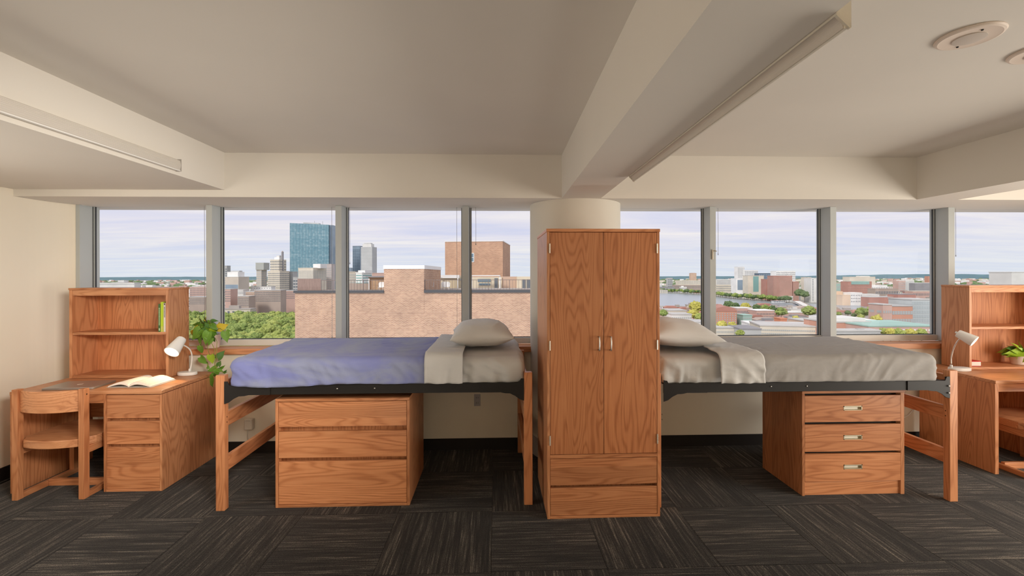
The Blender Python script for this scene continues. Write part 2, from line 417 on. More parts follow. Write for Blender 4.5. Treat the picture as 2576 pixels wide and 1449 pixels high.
def dresser(label, loc, w, h, d, kind):
    t = thing('dresser', label, 'dresser', loc)
    if kind == 'finger':
        s = .018
        box('side_panel', WZB, t, 0, s, 0, d, 0, h-.02)
        box('side_panel', WZB, t, w-s, w, 0, d, 0, h-.02)
        box('top_panel', WX, t, 0, w, 0, d, h-.02, h)
        box('base_panel', WX, t, s, w-s, 0, d, 0, .018)
        box('back_panel', WZ, t, s, w-s, .05, .06, .018, h-.02, 0)
        for z0, z1 in ((.545, .712), (.335, .513), (.021, .309)):
            box('drawer', WXB, t, s+.002, w-s-.002, .003, .024, z0, z1, .0015)
    else:
        s = .02
        box('side_panel', WZB, t, 0, s, 0, d, 0, h-.022)
        box('side_panel', WZB, t, w-s-.008, w, 0, d, 0, h-.022)
        box('top_panel', WX, t, -.003, w+.003, -.006, d, h-.022, h)
        box('back_panel', DARK, t, s, w-s, .04, .05, .08, h-.022, 0)
        box('plinth', WX, t, s, w-s-.008, .012, .03, 0, .093)
        for z0, z1 in ((.522, .708), (.312, .503), (.100, .295)):
            zc_ = z0 + (z1-z0)*.52; xc = (s+w-s-.008)/2; hw, hh = .068, .016
            b = MB(); x0, x1 = s+.001, w-s-.009
            b.box(x0, xc-hw, 0, .022, z0, z1); b.box(xc+hw, x1, 0, .022, z0, z1)
            b.box(xc-hw, xc+hw, 0, .022, z0, zc_-hh); b.box(xc-hw, xc+hw, 0, .022, zc_+hh, z1)
            dr = b.build('drawer', WX, t)
            f = MB(); e_ = .006
            f.box(xc-hw, xc+hw, -.0015, .018, zc_+hh-e_, zc_+hh); f.box(xc-hw, xc+hw, -.0015, .018, zc_-hh, zc_-hh+e_*.6)
            f.box(xc-hw, xc-hw+e_, -.0015, .018, zc_-hh, zc_+hh); f.box(xc+hw-e_, xc+hw, -.0015, .018, zc_-hh, zc_+hh)
            f.box(xc-hw, xc+hw, .016, .019, zc_-hh, zc_+hh)
            pl = f.build('recessed_pull', BRASS, dr); pl['label'] = 'recessed brass pull'
            box('pull_cup', PALEW, pl, xc-hw+.01, xc+hw-.024, .010, .016, zc_-hh+.005, zc_+hh-.011, .001)
    return t
dresser('wide oak dresser without handles under the blue bed', (-1.493, 3.128, 0), .900, .736, .60, 'finger')
dresser('oak dresser with three recessed brass pulls under the grey bed', (2.163, 3.150, 0), .748, .748, .48, 'pull')

def wardrobe():
    w, d, h, s = .736, .61, 1.868, .018
    t = thing('wardrobe', 'tall oak wardrobe with two doors and two drawers before the round column', 'wardrobe', (.326, 2.915, 0), math.radians(.5))
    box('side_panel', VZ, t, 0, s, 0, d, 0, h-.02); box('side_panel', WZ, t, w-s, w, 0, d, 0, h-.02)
    box('top_panel', WX, t, -.003, w+.003, -.004, d, h-.02, h, .003)
    box('back_panel', WZ, t, s, w-s, d-.012, d-.002, .018, h-.02, 0)
    box('inner_panel', WZ, t, s, w-s, .05, .06, .018, .41, 0)
    box('base_panel', WX, t, s, w-s, 0, d-.012, 0, .018); box('mid_rail', WX, t, s, w-s, 0, d-.012, .387, .411)
    for z0, z1 in ((.216, .384), (.021, .197)): box('drawer', WXB, t, s+.002, w-s-.002, .002, .023, z0, z1, .0015)
    mid = w/2
    for a, b, hx, hg in ((s+.002, mid-.0015, mid-.033, s), (mid+.0015, w-s-.002, mid+.043, w-s)):
        dr = box('door', WARD, t, a, b, .001, .023, .414, h-.023, .0015)
        MB().tube([(hx, .001, 1.085), (hx, -.022, 1.085), (hx, -.025, 1.09), (hx, -.025, 1.165), (hx, -.022, 1.17), (hx, .001, 1.17)], .0045, 8).build('handle', STEEL, dr, smooth=True)
        for z in (1.71, 1.085, .475):
            hb = MB().tube([(hg, -.003, z), (hg, -.003, z+.062)], .005, 8)
            for q in range(1, 4): hb.box(hg-.0052, hg+.0052, -.0085, -.0012, z+q*.0155-.0006, z+q*.0155+.0006)
            hb.build('hinge', NICK, dr)
    return t
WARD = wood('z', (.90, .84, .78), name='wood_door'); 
wardrobe()

# ---------------------------------------------------------------- beds
def bed(label, loc, L, right_plate=False, Wd=.96, llw=.058):
    t = thing('bed_frame', label, 'bed', loc)
    lw, ld, H = .058, .048, .905
    for x in (0, L-lw):
        for y in (0, Wd-ld): box('leg', WZ, t, x, x+(lw if x else llw), y, y+ld, 0, H, .0035)
        for z0, z1 in ((.79, .872), (.555, .652), (.255, .352)):
            xr = x+.026 if x == 0 else x+.002
            box('end_rail', WY, t, xr, xr+.03, ld, Wd-ld, z0, z1, .003)
        ls = x+lw if x == 0 else x
        for z in (.585, .62): MB().tube([(ls-.0004, .030, z), (ls+.0007, .030, z)], .0042, 8).build('peg_hole', HOLE, t)
    zt, zb = .836, .772
    for y, n in ((.004, 1), (Wd-.034, -1)):
        yo = y if n == 1 else y+.026
        b = MB().box(lw, L-lw, yo, yo+.004, zb, zt); b.box(lw, L-lw, y, y+.03, zt-.004, zt)
        r = b.build('side_rail', BLK, t, bevel=.001)
        if n == 1:
            for x in (.255, .80, 1.05, L-.26):
                MB().lathe([(.0055, 0), (.005, .003), (.0, .0045)], 10).build('bolt', STEEL, r, smooth=True).matrix_local = Matrix.Translation((x, y, (zt+zb)/2+.004)) @ Matrix.Rotation(PI/2, 4, 'X')
            def plate(flip):
                p = [(lw, zt+.028), (lw+.020, zt+.028), (lw+.034, zt), (lw+.30, zt), (lw+.30, zb), (lw+.16, zb), (lw+.13, zb-.006), (lw+.095, zb-.008), (lw+.06, zb-.025), (lw+.03, zb-.048), (lw, zb-.058)]
                if flip: p = [(L-x, z) for x, z in p]
                return MB().prism(p, 'y', y-.006, y-.001)
            plate(False).build('corner_bracket', BLK, t); plate(True).build('corner_bracket', BLK, t)
            if right_plate:
                pp = box('leg_plate', BLK, t, L-lw-.006, L-lw, -.001, .030, .715, .857, .001)
                for z in (.80, .752): MB().lathe([(.007, 0), (.006, .004), (0, .006)], 10).build('bolt', STEEL, pp, smooth=True).matrix_local = Matrix.Translation((L-lw-.012, -.006, z)) @ Matrix.Rotation(PI/2, 4, 'X')
    b = MB().box(lw+.02, L-lw-.02, .04, Wd-.04, .818, .832)
    b.build('bed_deck', BLK, t)
    return t
BAx, BAy = -1.871, 3.100
BBx, BBy, BBL = 1.068, 3.030, 2.113
bed('oak and black steel bed frame under the blue blanket, wide dresser below', (BAx, BAy, 0), 2.117)
bed('oak and black steel bed frame under the grey blanket, brass-pull dresser below', (BBx, BBy, 0), BBL, True, .92, .042)

def sheetbox(name, m, x0, x1, y0, y1, z0, z1, r, res, faces, disp, loc, rz_bottom=False):
    xs = max(2, int((x1-x0)/res)); ys = max(2, int((y1-y0)/res)); zs = max(2, int((z1-z0)/res))
    V, K, Fc = [], {}, []
    def vert(p):
        key = (round(p[0], 5), round(p[1], 5), round(p[2], 5))
        if key not in K: K[key] = len(V); V.append(Vector(p))
        return K[key]
    lx = lambda i: x0+(x1-x0)*i/xs
    ly = lambda i: y0+(y1-y0)*i/ys
    lz = lambda i: z0+(z1-z0)*i/zs
    for f in faces:
        if f in ('top', 'bottom'):
            z = z1 if f == 'top' else z0
            for i in range(xs):
                for j in range(ys): Fc.append(tuple(vert((a, b, z)) for a, b in ((lx(i), ly(j)), (lx(i+1), ly(j)), (lx(i+1), ly(j+1)), (lx(i), ly(j+1)))))
        elif f in ('front', 'back'):
            y = y0 if f == 'front' else y1
            for i in range(xs):
                for j in range(zs): Fc.append(tuple(vert((a, y, b)) for a, b in ((lx(i), lz(j)), (lx(i+1), lz(j)), (lx(i+1), lz(j+1)), (lx(i), lz(j+1)))))
        else:
            x = x0 if f == 'left' else x1
            for i in range(ys):
                for j in range(zs): Fc.append(tuple(vert((x, a, b)) for a, b in ((ly(i), lz(j)), (ly(i+1), lz(j)), (ly(i+1), lz(j+1)), (ly(i), lz(j+1)))))
    hl, hr, hb = 'left' in faces, 'right' in faces, 'bottom' in faces
    out = []
    for p in V:
        c = Vector((min(max(p.x, x0+r if hl else -9), x1-r if hr else 9), min(max(p.y, y0+r), y1-r), min(max(p.z, z0+r*.6 if hb else -9), z1-r)))
        d = p-c
        n = d.normalized() if d.length > 1e-9 else Vector((0, 0, 1))
        if d.length > 1e-9:
            q = c + n*r
        else: q = p
        out.append(q + disp(q, n))
    b = MB(); b.v = [tuple(q) for q in out]; b.f = Fc
    return b.build(name, m, None, smooth=True, loc=loc)
def nz(x, y, z): return noise.noise(Vector((x, y, z)))
def fold(u, v, ang, along, across, seed, p=2.5):
    c_, s_ = math.cos(ang), math.sin(ang)
    a, b_ = u*c_+v*s_, -u*s_+v*c_
    b_ += .035*nz(u*4, v*4, seed+1)
    r_ = max(0., 1-abs(nz(a*along, b_*across, seed))*2.6)
    return r_**p * max(0, .35+1.1*nz(u*2.3, v*2.3, seed+7))
def wrinkle(top, side, pleat, seed, droop=None, z0=.836, z1=1.005, zdiag=7., mask=None):
    sg = 1 if zdiag > 0 else -1
    def f(q, n):
        hi = max(0, min(1, (q.z-z0)/(z1-z0))); nzv = abs(n.z); sd_ = 1-nzv
        u = q.x if abs(n.y) > abs(n.x) or nzv > .9 else q.y+3
        h = q.z
        a = 0.
        if sd_ > .05:
            a += sd_*side*(fold(u, h, -.55*sg, 2, 9, seed, 1.5)*1.2 + fold(u, h, -.95*sg, 2.5, 13, seed+20, 1.5)*.8 + fold(u, h, -.2*sg, 2, 17, seed+40, 1.6)*.5 + .35*nz(u*3, h*5, seed))
            a += sd_*pleat*(1-hi)**1.6*(math.sin(u*52+6*nz(u*4, 0, seed))*.6+fold(u, h*.4, 1.45, 3, 16, seed+60, 1.5)*1.2)
        if nzv > .05:
            a += nzv*top*(fold(q.x, q.y, .25*sg, 1.3, 7, seed+80, 1.7) + .8*fold(q.x, q.y, -.5*sg, 1.6, 10, seed+90, 1.7) + .6*fold(q.x, q.y, 1.1, 2, 13, seed+95, 1.7) + .7*nz(q.x*1.7, q.y*2.2, seed))
        v = n*a*(mask(q.x) if mask else 1)
        if droop: v.z += droop(q, hi, n)
        return v
    return f
MT = 1.005
mA = sheetbox('mattress', SHEET, .115, 2.058, .012, .95, .838, MT, .045, .0125, ('top', 'front', 'back', 'left', 'right', 'bottom'), wrinkle(.006, .024, .018, 11, mask=lambda x: min(1, max(0, (x-1.60)/.10))), (BAx, BAy, 0))
tag(mA, 'mattress in a white fitted sheet on the bed left of the wardrobe', 'mattress')
mB = sheetbox('mattress', SHEET, .045, 1.947, .012, .91, .838, MT, .045, .0125, ('top', 'front', 'back', 'left', 'right', 'bottom'), wrinkle(.006, .024, .018, 23, mask=lambda x: min(1, max(0, (.46-x)/.10))), (BBx, BBy, 0))
tag(mB, 'mattress in a white fitted sheet on the bed right of the wardrobe', 'mattress')
def droopA(q, hi, n):
    return -(1-hi)**3*(.020*math.exp(-((q.x-.42)/.25)**2) + .006*nz(q.x*3, q.y*3, 2))*(1 if q.y < .2 else .3) + .0
bl = sheetbox('blanket', BLUEB, .096, 1.46, -.010, .972, .842, MT+.016, .055, .0115, ('top', 'front', 'back', 'left'), wrinkle(.007, .016, .005, 31, droopA), (BAx, BAy, 0))
tag(bl, 'mottled blue blanket tucked over the foot of the bed left of the wardrobe', 'blanket')
fa = sheetbox('top_sheet', SHEET, 1.39, 1.645, -.044, .996, .846, MT+.042, .070, .0115, ('top', 'front', 'back'), wrinkle(.007, .016, .014, 41), (BAx, BAy, 0))
tag(fa, 'white top sheet folded back as a band beside the blue blanket', 'sheet')
gb = sheetbox('blanket', GREYB, .69, 1.967, -.010, .932, .842, MT+.014, .05, .0115, ('top', 'front', 'back', 'right'), wrinkle(.006, .014, .004, 53, None, zdiag=-7.), (BBx, BBy, 0))
tag(gb, 'plain grey blanket tucked over the foot of the bed right of the wardrobe', 'blanket')
fb = sheetbox('top_sheet', SHEET, .427, .727, -.044, .958, .846, MT+.040, .070, .0115, ('top', 'front', 'back'), wrinkle(.009, .020, .014, 67), (BBx, BBy, 0))
tag(fb, 'creased white top sheet folded back as a band beside the grey blanket', 'sheet')
# solidity for the cloth layers
for o in (bl, fa, gb, fb):
    s_ = o.modifiers.new('s', 'SOLIDIFY'); s_.thickness = .004; s_.offset = -1

def pillow(label, loc, sx, sy, t, rz, seed, ry=0):
    b = MB(); n = 44
    for side in (1, -1):
        for i in range(n+1):
            for j in range(n+1):
                u, v = -1+2*i/n, -1+2*j/n
                x = sx/2*u*(1-.075*(1-v*v)); y = sy/2*v*(1-.06*(1-u*u))
                e_ = (max(0, 1-abs(u)**2.6)**.62)*(max(0, 1-abs(v)**2.8)**.62)
                z = side*t/2*e_
                if side < 0: z *= .72
                edge = 1-min(1, max(abs(u), abs(v)))
                wr_ = .020*max(0, 1-abs(edge-.30)*2.8)*(fold(u*.5, v*.5, math.atan2(v, u), 2.5, 16, seed)+.6*fold(u*.5, v*.5, math.atan2(v, u)+.4, 3, 22, seed+9))*e_**.7 + .007*fold(u*.4, v*.4, .4, 3, 12, seed+5)*e_
                if side > 0: z += wr_ + .018*e_*nz(u*1.3, v*1.6, seed+2)
                else: z -= wr_*.6
                b.v.append((x, y, z))
    m_ = (n+1)**2
    for k in (0, m_):
        for i in range(n):
            for j in range(n):
                q = [k+i*(n+1)+j, k+(i+1)*(n+1)+j, k+(i+1)*(n+1)+j+1, k+i*(n+1)+j+1]
                b.f.append(tuple(q) if k == 0 else tuple(q[::-1]))
    o = b.build('pillow', PILLOWC, None, smooth=True, loc=loc); o.rotation_euler = (0, ry, rz); tag(o, label, 'pillow')
    return o
pillow('plump white pillow at the head of the blue-blanketed bed', (BAx+1.755, BAy+.54, 1.102), .48, .66, .23, math.radians(3), 3, math.radians(-1))
pillow('white pillow half hidden by the wardrobe on the grey bed', (BBx+.287, BBy+.47, 1.115), .54, .68, .24, math.radians(2), 8, math.radians(4))
# ---------------------------------------------------------------- things on the desks
DZ = .7355
def desk_lamp(label, bc, bs, stem, A, B, r0, r1, stem_m, lit, energy):
    t = thing('desk_lamp', label, 'lamp', (bc[0], bc[1], DZ))
    def rel(p): return Vector(p) - Vector((bc[0], bc[1], DZ))
    b = MB().lathe([(.92, 0), (1, .004), (1, .022), (.97, .027), (.9, .028)], 40, bs[0], bs[1])
    b.build('base', WHITE, t, smooth=True).modifiers.new('e', 'EDGE_SPLIT')
    P = [rel(p) for p in stem]; path = []
    for i in range(len(P)-1):
        a0, a1, a2, a3 = P[max(i-1, 0)], P[i], P[i+1], P[min(i+2, len(P)-1)]
        for k in range(6):
            s = k/6; path.append(.5*((2*a1)+(a2-a0)*s+(2*a0-5*a1+4*a2-a3)*s*s+(3*a1-a0-3*a2+a3)*s**3))
    path.append(P[-1])
    MB().tube(path, .0055, 10).build('stem', stem_m, t, smooth=True)
    MB().lathe([(.010, 0), (.010, .022), (.007, .024)], 14, o=(P[0].x, P[0].y, .027)).build('switch', WHITE, t, smooth=True)
    A, B = rel(A), rel(B); ax = (B-A); ln = ax.length; q = Vector((0, 0, 1)).rotation_difference(ax.normalized())
    sh = MB().lathe([(0.001, 0), (r0*.93, 0), (r0, .006), (r1, ln), (r1-.003, ln), (r0-.003, .008), (.001, .006)], 36).build('shade', WHITE, t, smooth=True)
    sh.modifiers.new('e', 'EDGE_SPLIT'); sh.location = A; sh.rotation_mode = 'QUATERNION'; sh.rotation_quaternion = q
    MB().lathe([(.008, -.016), (.009, -.014), (.009, .0), (.001, .001)], 12).build('shade_knob', WHITE, sh, smooth=True)
    bu = MB().lathe([(.001, 0), (.014, .004), (.024, .03), (.022, .045), (.012, .058), (.001, .062)], 16).build('bulb', BULB, sh, smooth=True); bu.location = (0, 0, ln-.085)
    ld = bpy.data.lights.new('lamp_glow', 'SPOT'); ld.energy = energy; ld.color = (1, .72, .42); ld.spot_size = math.radians(125); ld.spot_blend = .6; ld.shadow_soft_size = .03
    lo = bpy.data.objects.new('lamp_glow', ld); COL.objects.link(lo); lo.parent = sh; lo.location = (0, 0, ln-.015); lo.rotation_euler = (PI, 0, 0)
    return t
desk_lamp('white gooseneck lamp, lit, on the desk with the laptop and open book', (-2.600, 3.925), (.078, .05),
          [(-2.585, 3.935, DZ+.025), tuple(at_y(483, 905, 3.93)), tuple(at_y(481, 886, 3.91)), tuple(at_y(473, 875, 3.88)), tuple(at_y(460, 868, 3.83))],
          at_y(457, 853, 3.845), at_y(431.5, 886, 3.735), .036, .055, WHITE, True, 4.5)
desk_lamp('white lamp with a bare metal neck, lit, on the desk beyond the grey bed', (4.005, 3.80), (.092, .052),
          [tuple(at_y(2393, 916, 3.80)), tuple(at_y(2393, 900, 3.80)), tuple(at_y(2398, 880, 3.79)), tuple(at_y(2406, 863, 3.77)), tuple(at_y(2417, 850, 3.74))],
          at_y(2409, 838, 3.75), at_y(2452, 859, 3.66), .033, .048, STEEL, True, 3)
# laptop
SILV = base('laptop_aluminium', (.46, .43, .40), .38, .75)
lp = thing('laptop', 'closed silver laptop lying on the desk behind the chair', 'laptop', (-3.155, 3.565, DZ), math.radians(5))
def rrect(w, d, r, n=6):
    P = []
    for cx, cy, a0 in ((w/2-r, d/2-r, 0), (-w/2+r, d/2-r, 90), (-w/2+r, -d/2+r, 180), (w/2-r, -d/2+r, 270)):
        for i in range(n+1):
            a = math.radians(a0+90*i/n); P.append((cx+r*math.cos(a), cy+r*math.sin(a)))
    return P
MB().prism(rrect(.345, .24, .014), 'z', .001, .008).build('keyboard_base', SILV, lp, bevel=.001)
MB().prism(rrect(.345, .24, .014), 'z', .009, .0145).build('lid', SILV, lp, bevel=.001)
MB().prism(rrect(.036, .034, .014), 'z', .0145, .0149).build('lid_emblem', base('emblem', (.85, .82, .76), .2, .4), lp)
# open book
PAGE = base('book_pages', (.86, .80, .74), .8); PAGEP = base('printed_page', (.84, .77, .70), .8)
g = NG(PAGEP); v = g.objvec(False); sx_ = g.n('ShaderNodeSeparateXYZ'); g.l(v, sx_.inputs[0])
ln_ = g.math('GREATER_THAN', g.math('SINE', g.math('MULTIPLY', sx_.outputs[1], 900)), .1); wd_ = g.math('GREATER_THAN', g.noise(g.vmul(v, (1, .3, 0)), 160, 1), .45)
g.l(g.mix(g.math('MULTIPLY', g.math('MULTIPLY', ln_, wd_), .35), (.84, .77, .70), (.35, .31, .30)), g.b.inputs['Base Color'])
ob = thing('open_book', 'thick white-paged book lying open on the desk right of the laptop', 'book', (-2.745, 3.625, DZ), math.radians(-2))
MB().box(-.165, .175, -.125, .125, 0, .003).build('cover', base('book_cover', (.55, .52, .49), .6), ob, bevel=.001)
for s, wd in ((-1, .155), (1, .165)):
    n = 14; top, bot = [], []
    for i in range(n+1):
        a = i/n
        zt = .006+.034*math.sin(PI*min(1, a*1.0)**.72)*(1-.25*a) + .004
        zb = .003+.020*math.sin(PI*a**.8)*(1-.2*a)
        top.append((s*wd*a, max(zt, zb+.004 if i else .008))); bot.append((s*wd*a*.985, zb))
    MB().prism(top+bot[::-1], 'y', -.122, .122).build('page_block', PAGE, ob, bevel=0)
    sk = MB(); 
    for i in range(1, n): sk.v += [(top[i][0], -.118, top[i][1]+.0006), (top[i][0], .118, top[i][1]+.0006)]
    sk.f = [(2*i, 2*i+2, 2*i+3, 2*i+1) for i in range(n-2)]
    sk.build('printed_page', PAGEP, ob, smooth=True)
# three books standing in the hutch
def book(label, x, w, h, d, col, group=None, y=3.8225, strip=None):
    t = thing('book', label, 'book', (x, y, .737+.3745))
    MB().box(.0008, w-.0008, .004, d, .002, h-.002).build('page_block', PAGE, t)
    MB().box(0, .0015, 0, d+.003, 0, h).box(w-.0015, w, 0, d+.003, 0, h).box(0, w, 0, .003, 0, h).build('cover', base('cover_'+label[:6], col, .5), t, bevel=.0008)
    if strip:
        for (z0, z1, c, k) in strip:
            sm = base('spine_print', c, .6); b = MB(); n = max(1, int((z1-z0)/.011)) if k else 1
            for i in range(n):
                a = z0+(z1-z0)*i/n; b.box(w*.25, w*.75, -.0006, .001, a, a+((z1-z0)/n)*(.62 if k else 1))
            b.build('spine_print', sm, t)
    return t
book('dark green book with pale spine lettering, leftmost of the three in the hutch', -2.763, .0175, .228, .17, (.05, .13, .035), strip=[(.055, .20, (.45, .60, .35), 1), (.01, .03, (.5, .62, .4), 0)])
book('lime green book between the dark green and white ones in the hutch', -2.7445, .0225, .245, .18, (.42, .56, .03), strip=[(.0, .045, (.55, .47, .16), 0)])
book('white book with dark spine lettering against the hutch side', -2.721, .0165, .236, .18, (.66, .60, .57), strip=[(.12, .21, (.12, .10, .10), 1), (.218, .234, (.10, .06, .05), 0)])
rb = thing('book', 'red book lying flat in the hutch beside the metal-neck lamp', 'book', (4.137, 3.852, .7595), math.radians(0))
MB().box(.003, .120, .003, .185, .004, .040).build('page_block', PAGE, rb)
MB().box(0, .124, 0, .19, 0, .004).box(0, .124, 0, .19, .040, .046).box(0, .003, 0, .19, 0, .046).build('cover', base('red_cover', (.55, .012, .015), .5), rb, bevel=.001)

# ---------------------------------------------------------------- potted pothos on the sill
def leafmat(name, c1, c2):
    m = base(name, c1, .42, spec=.4); g = NG(m); v = g.objvec()
    g.l(g.ramp(g.noise(v, 22, 2), [(.35, c1), (.65, c2)]), g.b.inputs['Base Color'])
    g.b.inputs['Subsurface Weight'].default_value = 0
    return m
LEAF = [leafmat('leaf_green', (.10, .24, .03), (.17, .34, .04)), leafmat('leaf_dark', (.045, .14, .025), (.09, .20, .035)), leafmat('leaf_lime', (.26, .44, .02), (.36, .52, .04)),
        leafmat('leaf_yellow', (.55, .50, .03), (.62, .40, .05)), leafmat('leaf_pale', (.24, .40, .20), (.12, .28, .06))]
def leaf_mesh(wide=.72, cup=.16, droop=.22):
    b = MB(); n, m_ = 10, 6
    for i in range(n+1):
        a = i/n
        wdt = wide*.5*(math.sin(PI*min(1, a*.93+.07)**.62)**.9)*(1-a**4*.9)
        for j in range(m_+1):
            s = -1+2*j/m_
            back = -.13*abs(s)**1.5*(1-a)**3                   # heart-shaped lobes
            b.v.append((a+back, s*wdt, -droop*a*a + cup*abs(s)**1.3*wdt*1.5 + .02*math.sin(a*9)*abs(s)))
    for i in range(n):
        for j in range(m_): b.f.append((i*(m_+1)+j, (i+1)*(m_+1)+j, (i+1)*(m_+1)+j+1, i*(m_+1)+j+1))
    return b
leaf_me = []
for q in ((.72, .16, .22), (.62, .25, .35), (.80, .12, .1)):
    row = []
    o0 = leaf_mesh(*q).build('leaf', LEAF[0], None, smooth=True, fix=False); base_me = o0.data; bpy.data.objects.remove(o0)
    for lm in LEAF:
        me = base_me.copy(); me.materials.clear(); me.materials.append(lm); row.append(me)
    leaf_me.append(row)
def add_leaf(parent, p, ang, ln, shape, colr, tilt=0., roll=0.):
    # the blade faces the room (-y); ang = tip direction in the x-z plane, degrees clockwise from +x seen from the room
    o = bpy.data.objects.new('leaf', leaf_me[shape][colr]); COL.objects.link(o); o.parent = parent
    a = math.radians(ang); tip = Vector((math.cos(a), 0, -math.sin(a))); nrm = Vector((0, -1, 0))
    R = Matrix.Rotation(math.radians(roll), 3, tip); nrm = R @ nrm
    side = nrm.cross(tip)
    T = Matrix.Rotation(math.radians(tilt), 3, side); tip = T @ tip; nrm = T @ nrm
    M = Matrix((tip, side, nrm)).transposed().to_4x4()
    o.matrix_local = Matrix.Translation(p) @ M @ Matrix.Scale(ln, 4)
    return o
POT = base('pink_white_pot', (.72, .58, .50), .6); SOIL = base('soil', (.05, .03, .02), .9); VINE = base('vine_stem', (.28, .30, .06), .6)
PX, PY, PZ = at_y(534, 860, 4.155).x, 4.155, .928
pl = thing('potted_plant', 'trailing green plant in a pale pot on the window sill', 'plant', (PX, PY, PZ))
MB().lathe([(.052, 0), (.056, .003), (.072, .118), (.068, .118), (.064, .10), (.001, .10)], 32).build('pot', POT, pl, smooth=True).modifiers.new('e', 'EDGE_SPLIT')
MB().lathe([(.063, .102), (.03, .108), (.001, .11)], 20).build('soil', SOIL, pl)
# (base px, base py, tip px, tip py, depth y, shape, colour, roll) measured on the photograph and set at their own depth
LV = [(521,819,494,803,4.08,1,0,55),(522,817,508,800,4.14,1,1,30),(504,813,484,820,4.06,1,0,60),(500,822,486,838,4.05,1,3,35),(489,832,481,848,4.09,0,3,30),
 (511,826,513,812,4.12,0,0,0),(514,822,536,826,4.04,2,1,50),(505,828,485,854,4.02,0,0,15),(512,832,500,852,4.03,0,1,20),(516,834,508,862,4.00,1,0,30),(508,840,491,872,4.01,1,0,40),
 (525,835,516,866,3.99,1,0,10),(520,838,530,858,4.00,0,0,30),(538,838,527,850,4.02,0,0,25),(548,826,571,818,4.06,2,3,10),(552,824,548,810,4.09,0,3,20),(567,834,573,860,4.00,2,0,-5),
 (571,832,581,832,4.05,1,0,70),(531,808,546,804,4.08,1,1,60),(533,809,541,818,4.05,1,1,50),(520,806,510,797,4.15,1,3,20),(524,811,530,816,4.11,0,3,40),(526,806,524,814,4.10,0,0,0),
 (505,871,502,893,3.99,1,0,10),(504,898,523,914,4.00,2,0,20),(530,893,533,915,3.98,2,2,0),(525,895,521,905,4.02,0,0,10),(548,902,561,883,3.99,2,1,15),(549,920,556,908,3.99,2,1,5),
 (545,927,522,932,3.99,0,0,60),(552,927,565,921,3.98,1,0,65),(545,931,560,933,3.97,0,0,55),(524,928,522,918,4.00,1,0,30),(561,936,570,938,3.97,1,0,60),(563,938,568,934,3.99,1,1,50),
 (528,943,533,972,3.965,1,0,5),(538,938,539,955,3.97,1,0,20),(543,930,548,945,3.96,0,0,25),(536,830,546,842,4.05,0,0,20),(529,826,540,838,4.02,1,2,45),(518,826,532,836,4.03,1,2,40),
 (512,818,520,828,4.05,1,0,55),(532,850,525,868,4.00,1,0,-25),(497,838,489,828,4.08,0,0,0),(540,834,547,830,4.1,1,0,20)]
RL = random.Random(5)
for i in range(16):
    x_, y_ = RL.uniform(494, 534), RL.uniform(812, 846); a_ = RL.uniform(15, 175); l_ = RL.uniform(14, 24)
    LV.append((x_, y_, x_+l_*math.cos(math.radians(a_)), y_+l_*math.sin(math.radians(a_)), RL.uniform(4.02, 4.12), RL.randrange(3), RL.choice((0, 0, 1, 2)), RL.uniform(-40, 40)))
for (bx_, by_, tx_, ty_, yd, sh_, cl_, rl_) in LV:
    p0, p1 = at_y(bx_, by_, yd), at_y(tx_, ty_, yd)
    d = p1-p0; ln = max(.035, d.length*1.12)
    add_leaf(pl, p0-Vector((PX, PY, PZ)), math.degrees(math.atan2(-d.z, d.x)), ln, sh_, cl_, random.uniform(-12, 22), rl_*random.choice((-1, 1))*.7)
def vine(pts): 
    P = [at_y(a, b, c)-Vector((PX, PY, PZ)) for a, b, c in pts]
    MB().tube(P, .0022, 6).build('stem', VINE, pl, smooth=True)
for pts in ([(530,846,4.15),(526,830,4.10),(516,822,4.06),(505,820,4.05)], [(534,846,4.15),(532,822,4.10),(526,808,4.10),(520,806,4.13)], [(538,846,4.15),(545,830,4.07),(553,826,4.05),(566,834,4.0)],
            [(532,846,4.14),(524,856,4.03),(523,880,4.0),(527,892,4.0)], [(536,846,4.14),(532,862,4.03),(540,880,3.99),(537,905,3.99),(545,928,3.98),(538,940,3.97),(530,945,3.965)],
            [(540,846,4.14),(546,860,4.03),(544,890,3.99),(545,900,3.99),(540,918,3.99),(548,930,3.97),(562,938,3.97)], [(528,846,4.14),(508,855,4.03),(502,868,3.99),(504,874,3.99)],
            [(545,904,3.99),(541,896,3.985),(536,890,3.985)], [(524,918,3.99),(521,910,4.0),(522,925,3.99)], [(546,922,3.99),(540,925,3.99),(532,931,3.99)], [(529,846,4.13),(512,836,4.04),(508,830,4.03)]):
    vine(pts)
p2 = thing('potted_plant', 'small leafy plant in a pale pot in the hutch, at the picture edge', 'plant', (4.69, 3.93, .7595))
MB().lathe([(.045, 0), (.05, .003), (.068, .10), (.064, .10), (.06, .088), (.001, .088)], 28).build('pot', base('white_pot', (.74, .64, .58), .5), p2, smooth=True).modifiers.new('e', 'EDGE_SPLIT')
for q in range(16):
    a = random.uniform(0, 360); r_ = random.uniform(.0, .03)
    add_leaf(p2, Vector((r_*math.cos(a), r_*math.sin(a), random.uniform(.08, .13))), random.choice((200, 190, 215, 170, -20, 20, 150, 240, -60)) + random.uniform(-15, 15), random.uniform(.09, .13), random.randrange(3), random.choice((0, 2, 2, 1)), random.uniform(-30, 30), random.uniform(30, 65))
for (dx, dz, an, ln) in ((-.02, .12, 168, .13), (-.03, .10, 192, .13), (-.01, .10, 120, .11), (-.02, .09, 110, .10)): add_leaf(p2, Vector((dx, -.05, dz)), an, ln, 1, 2, 5, 40)

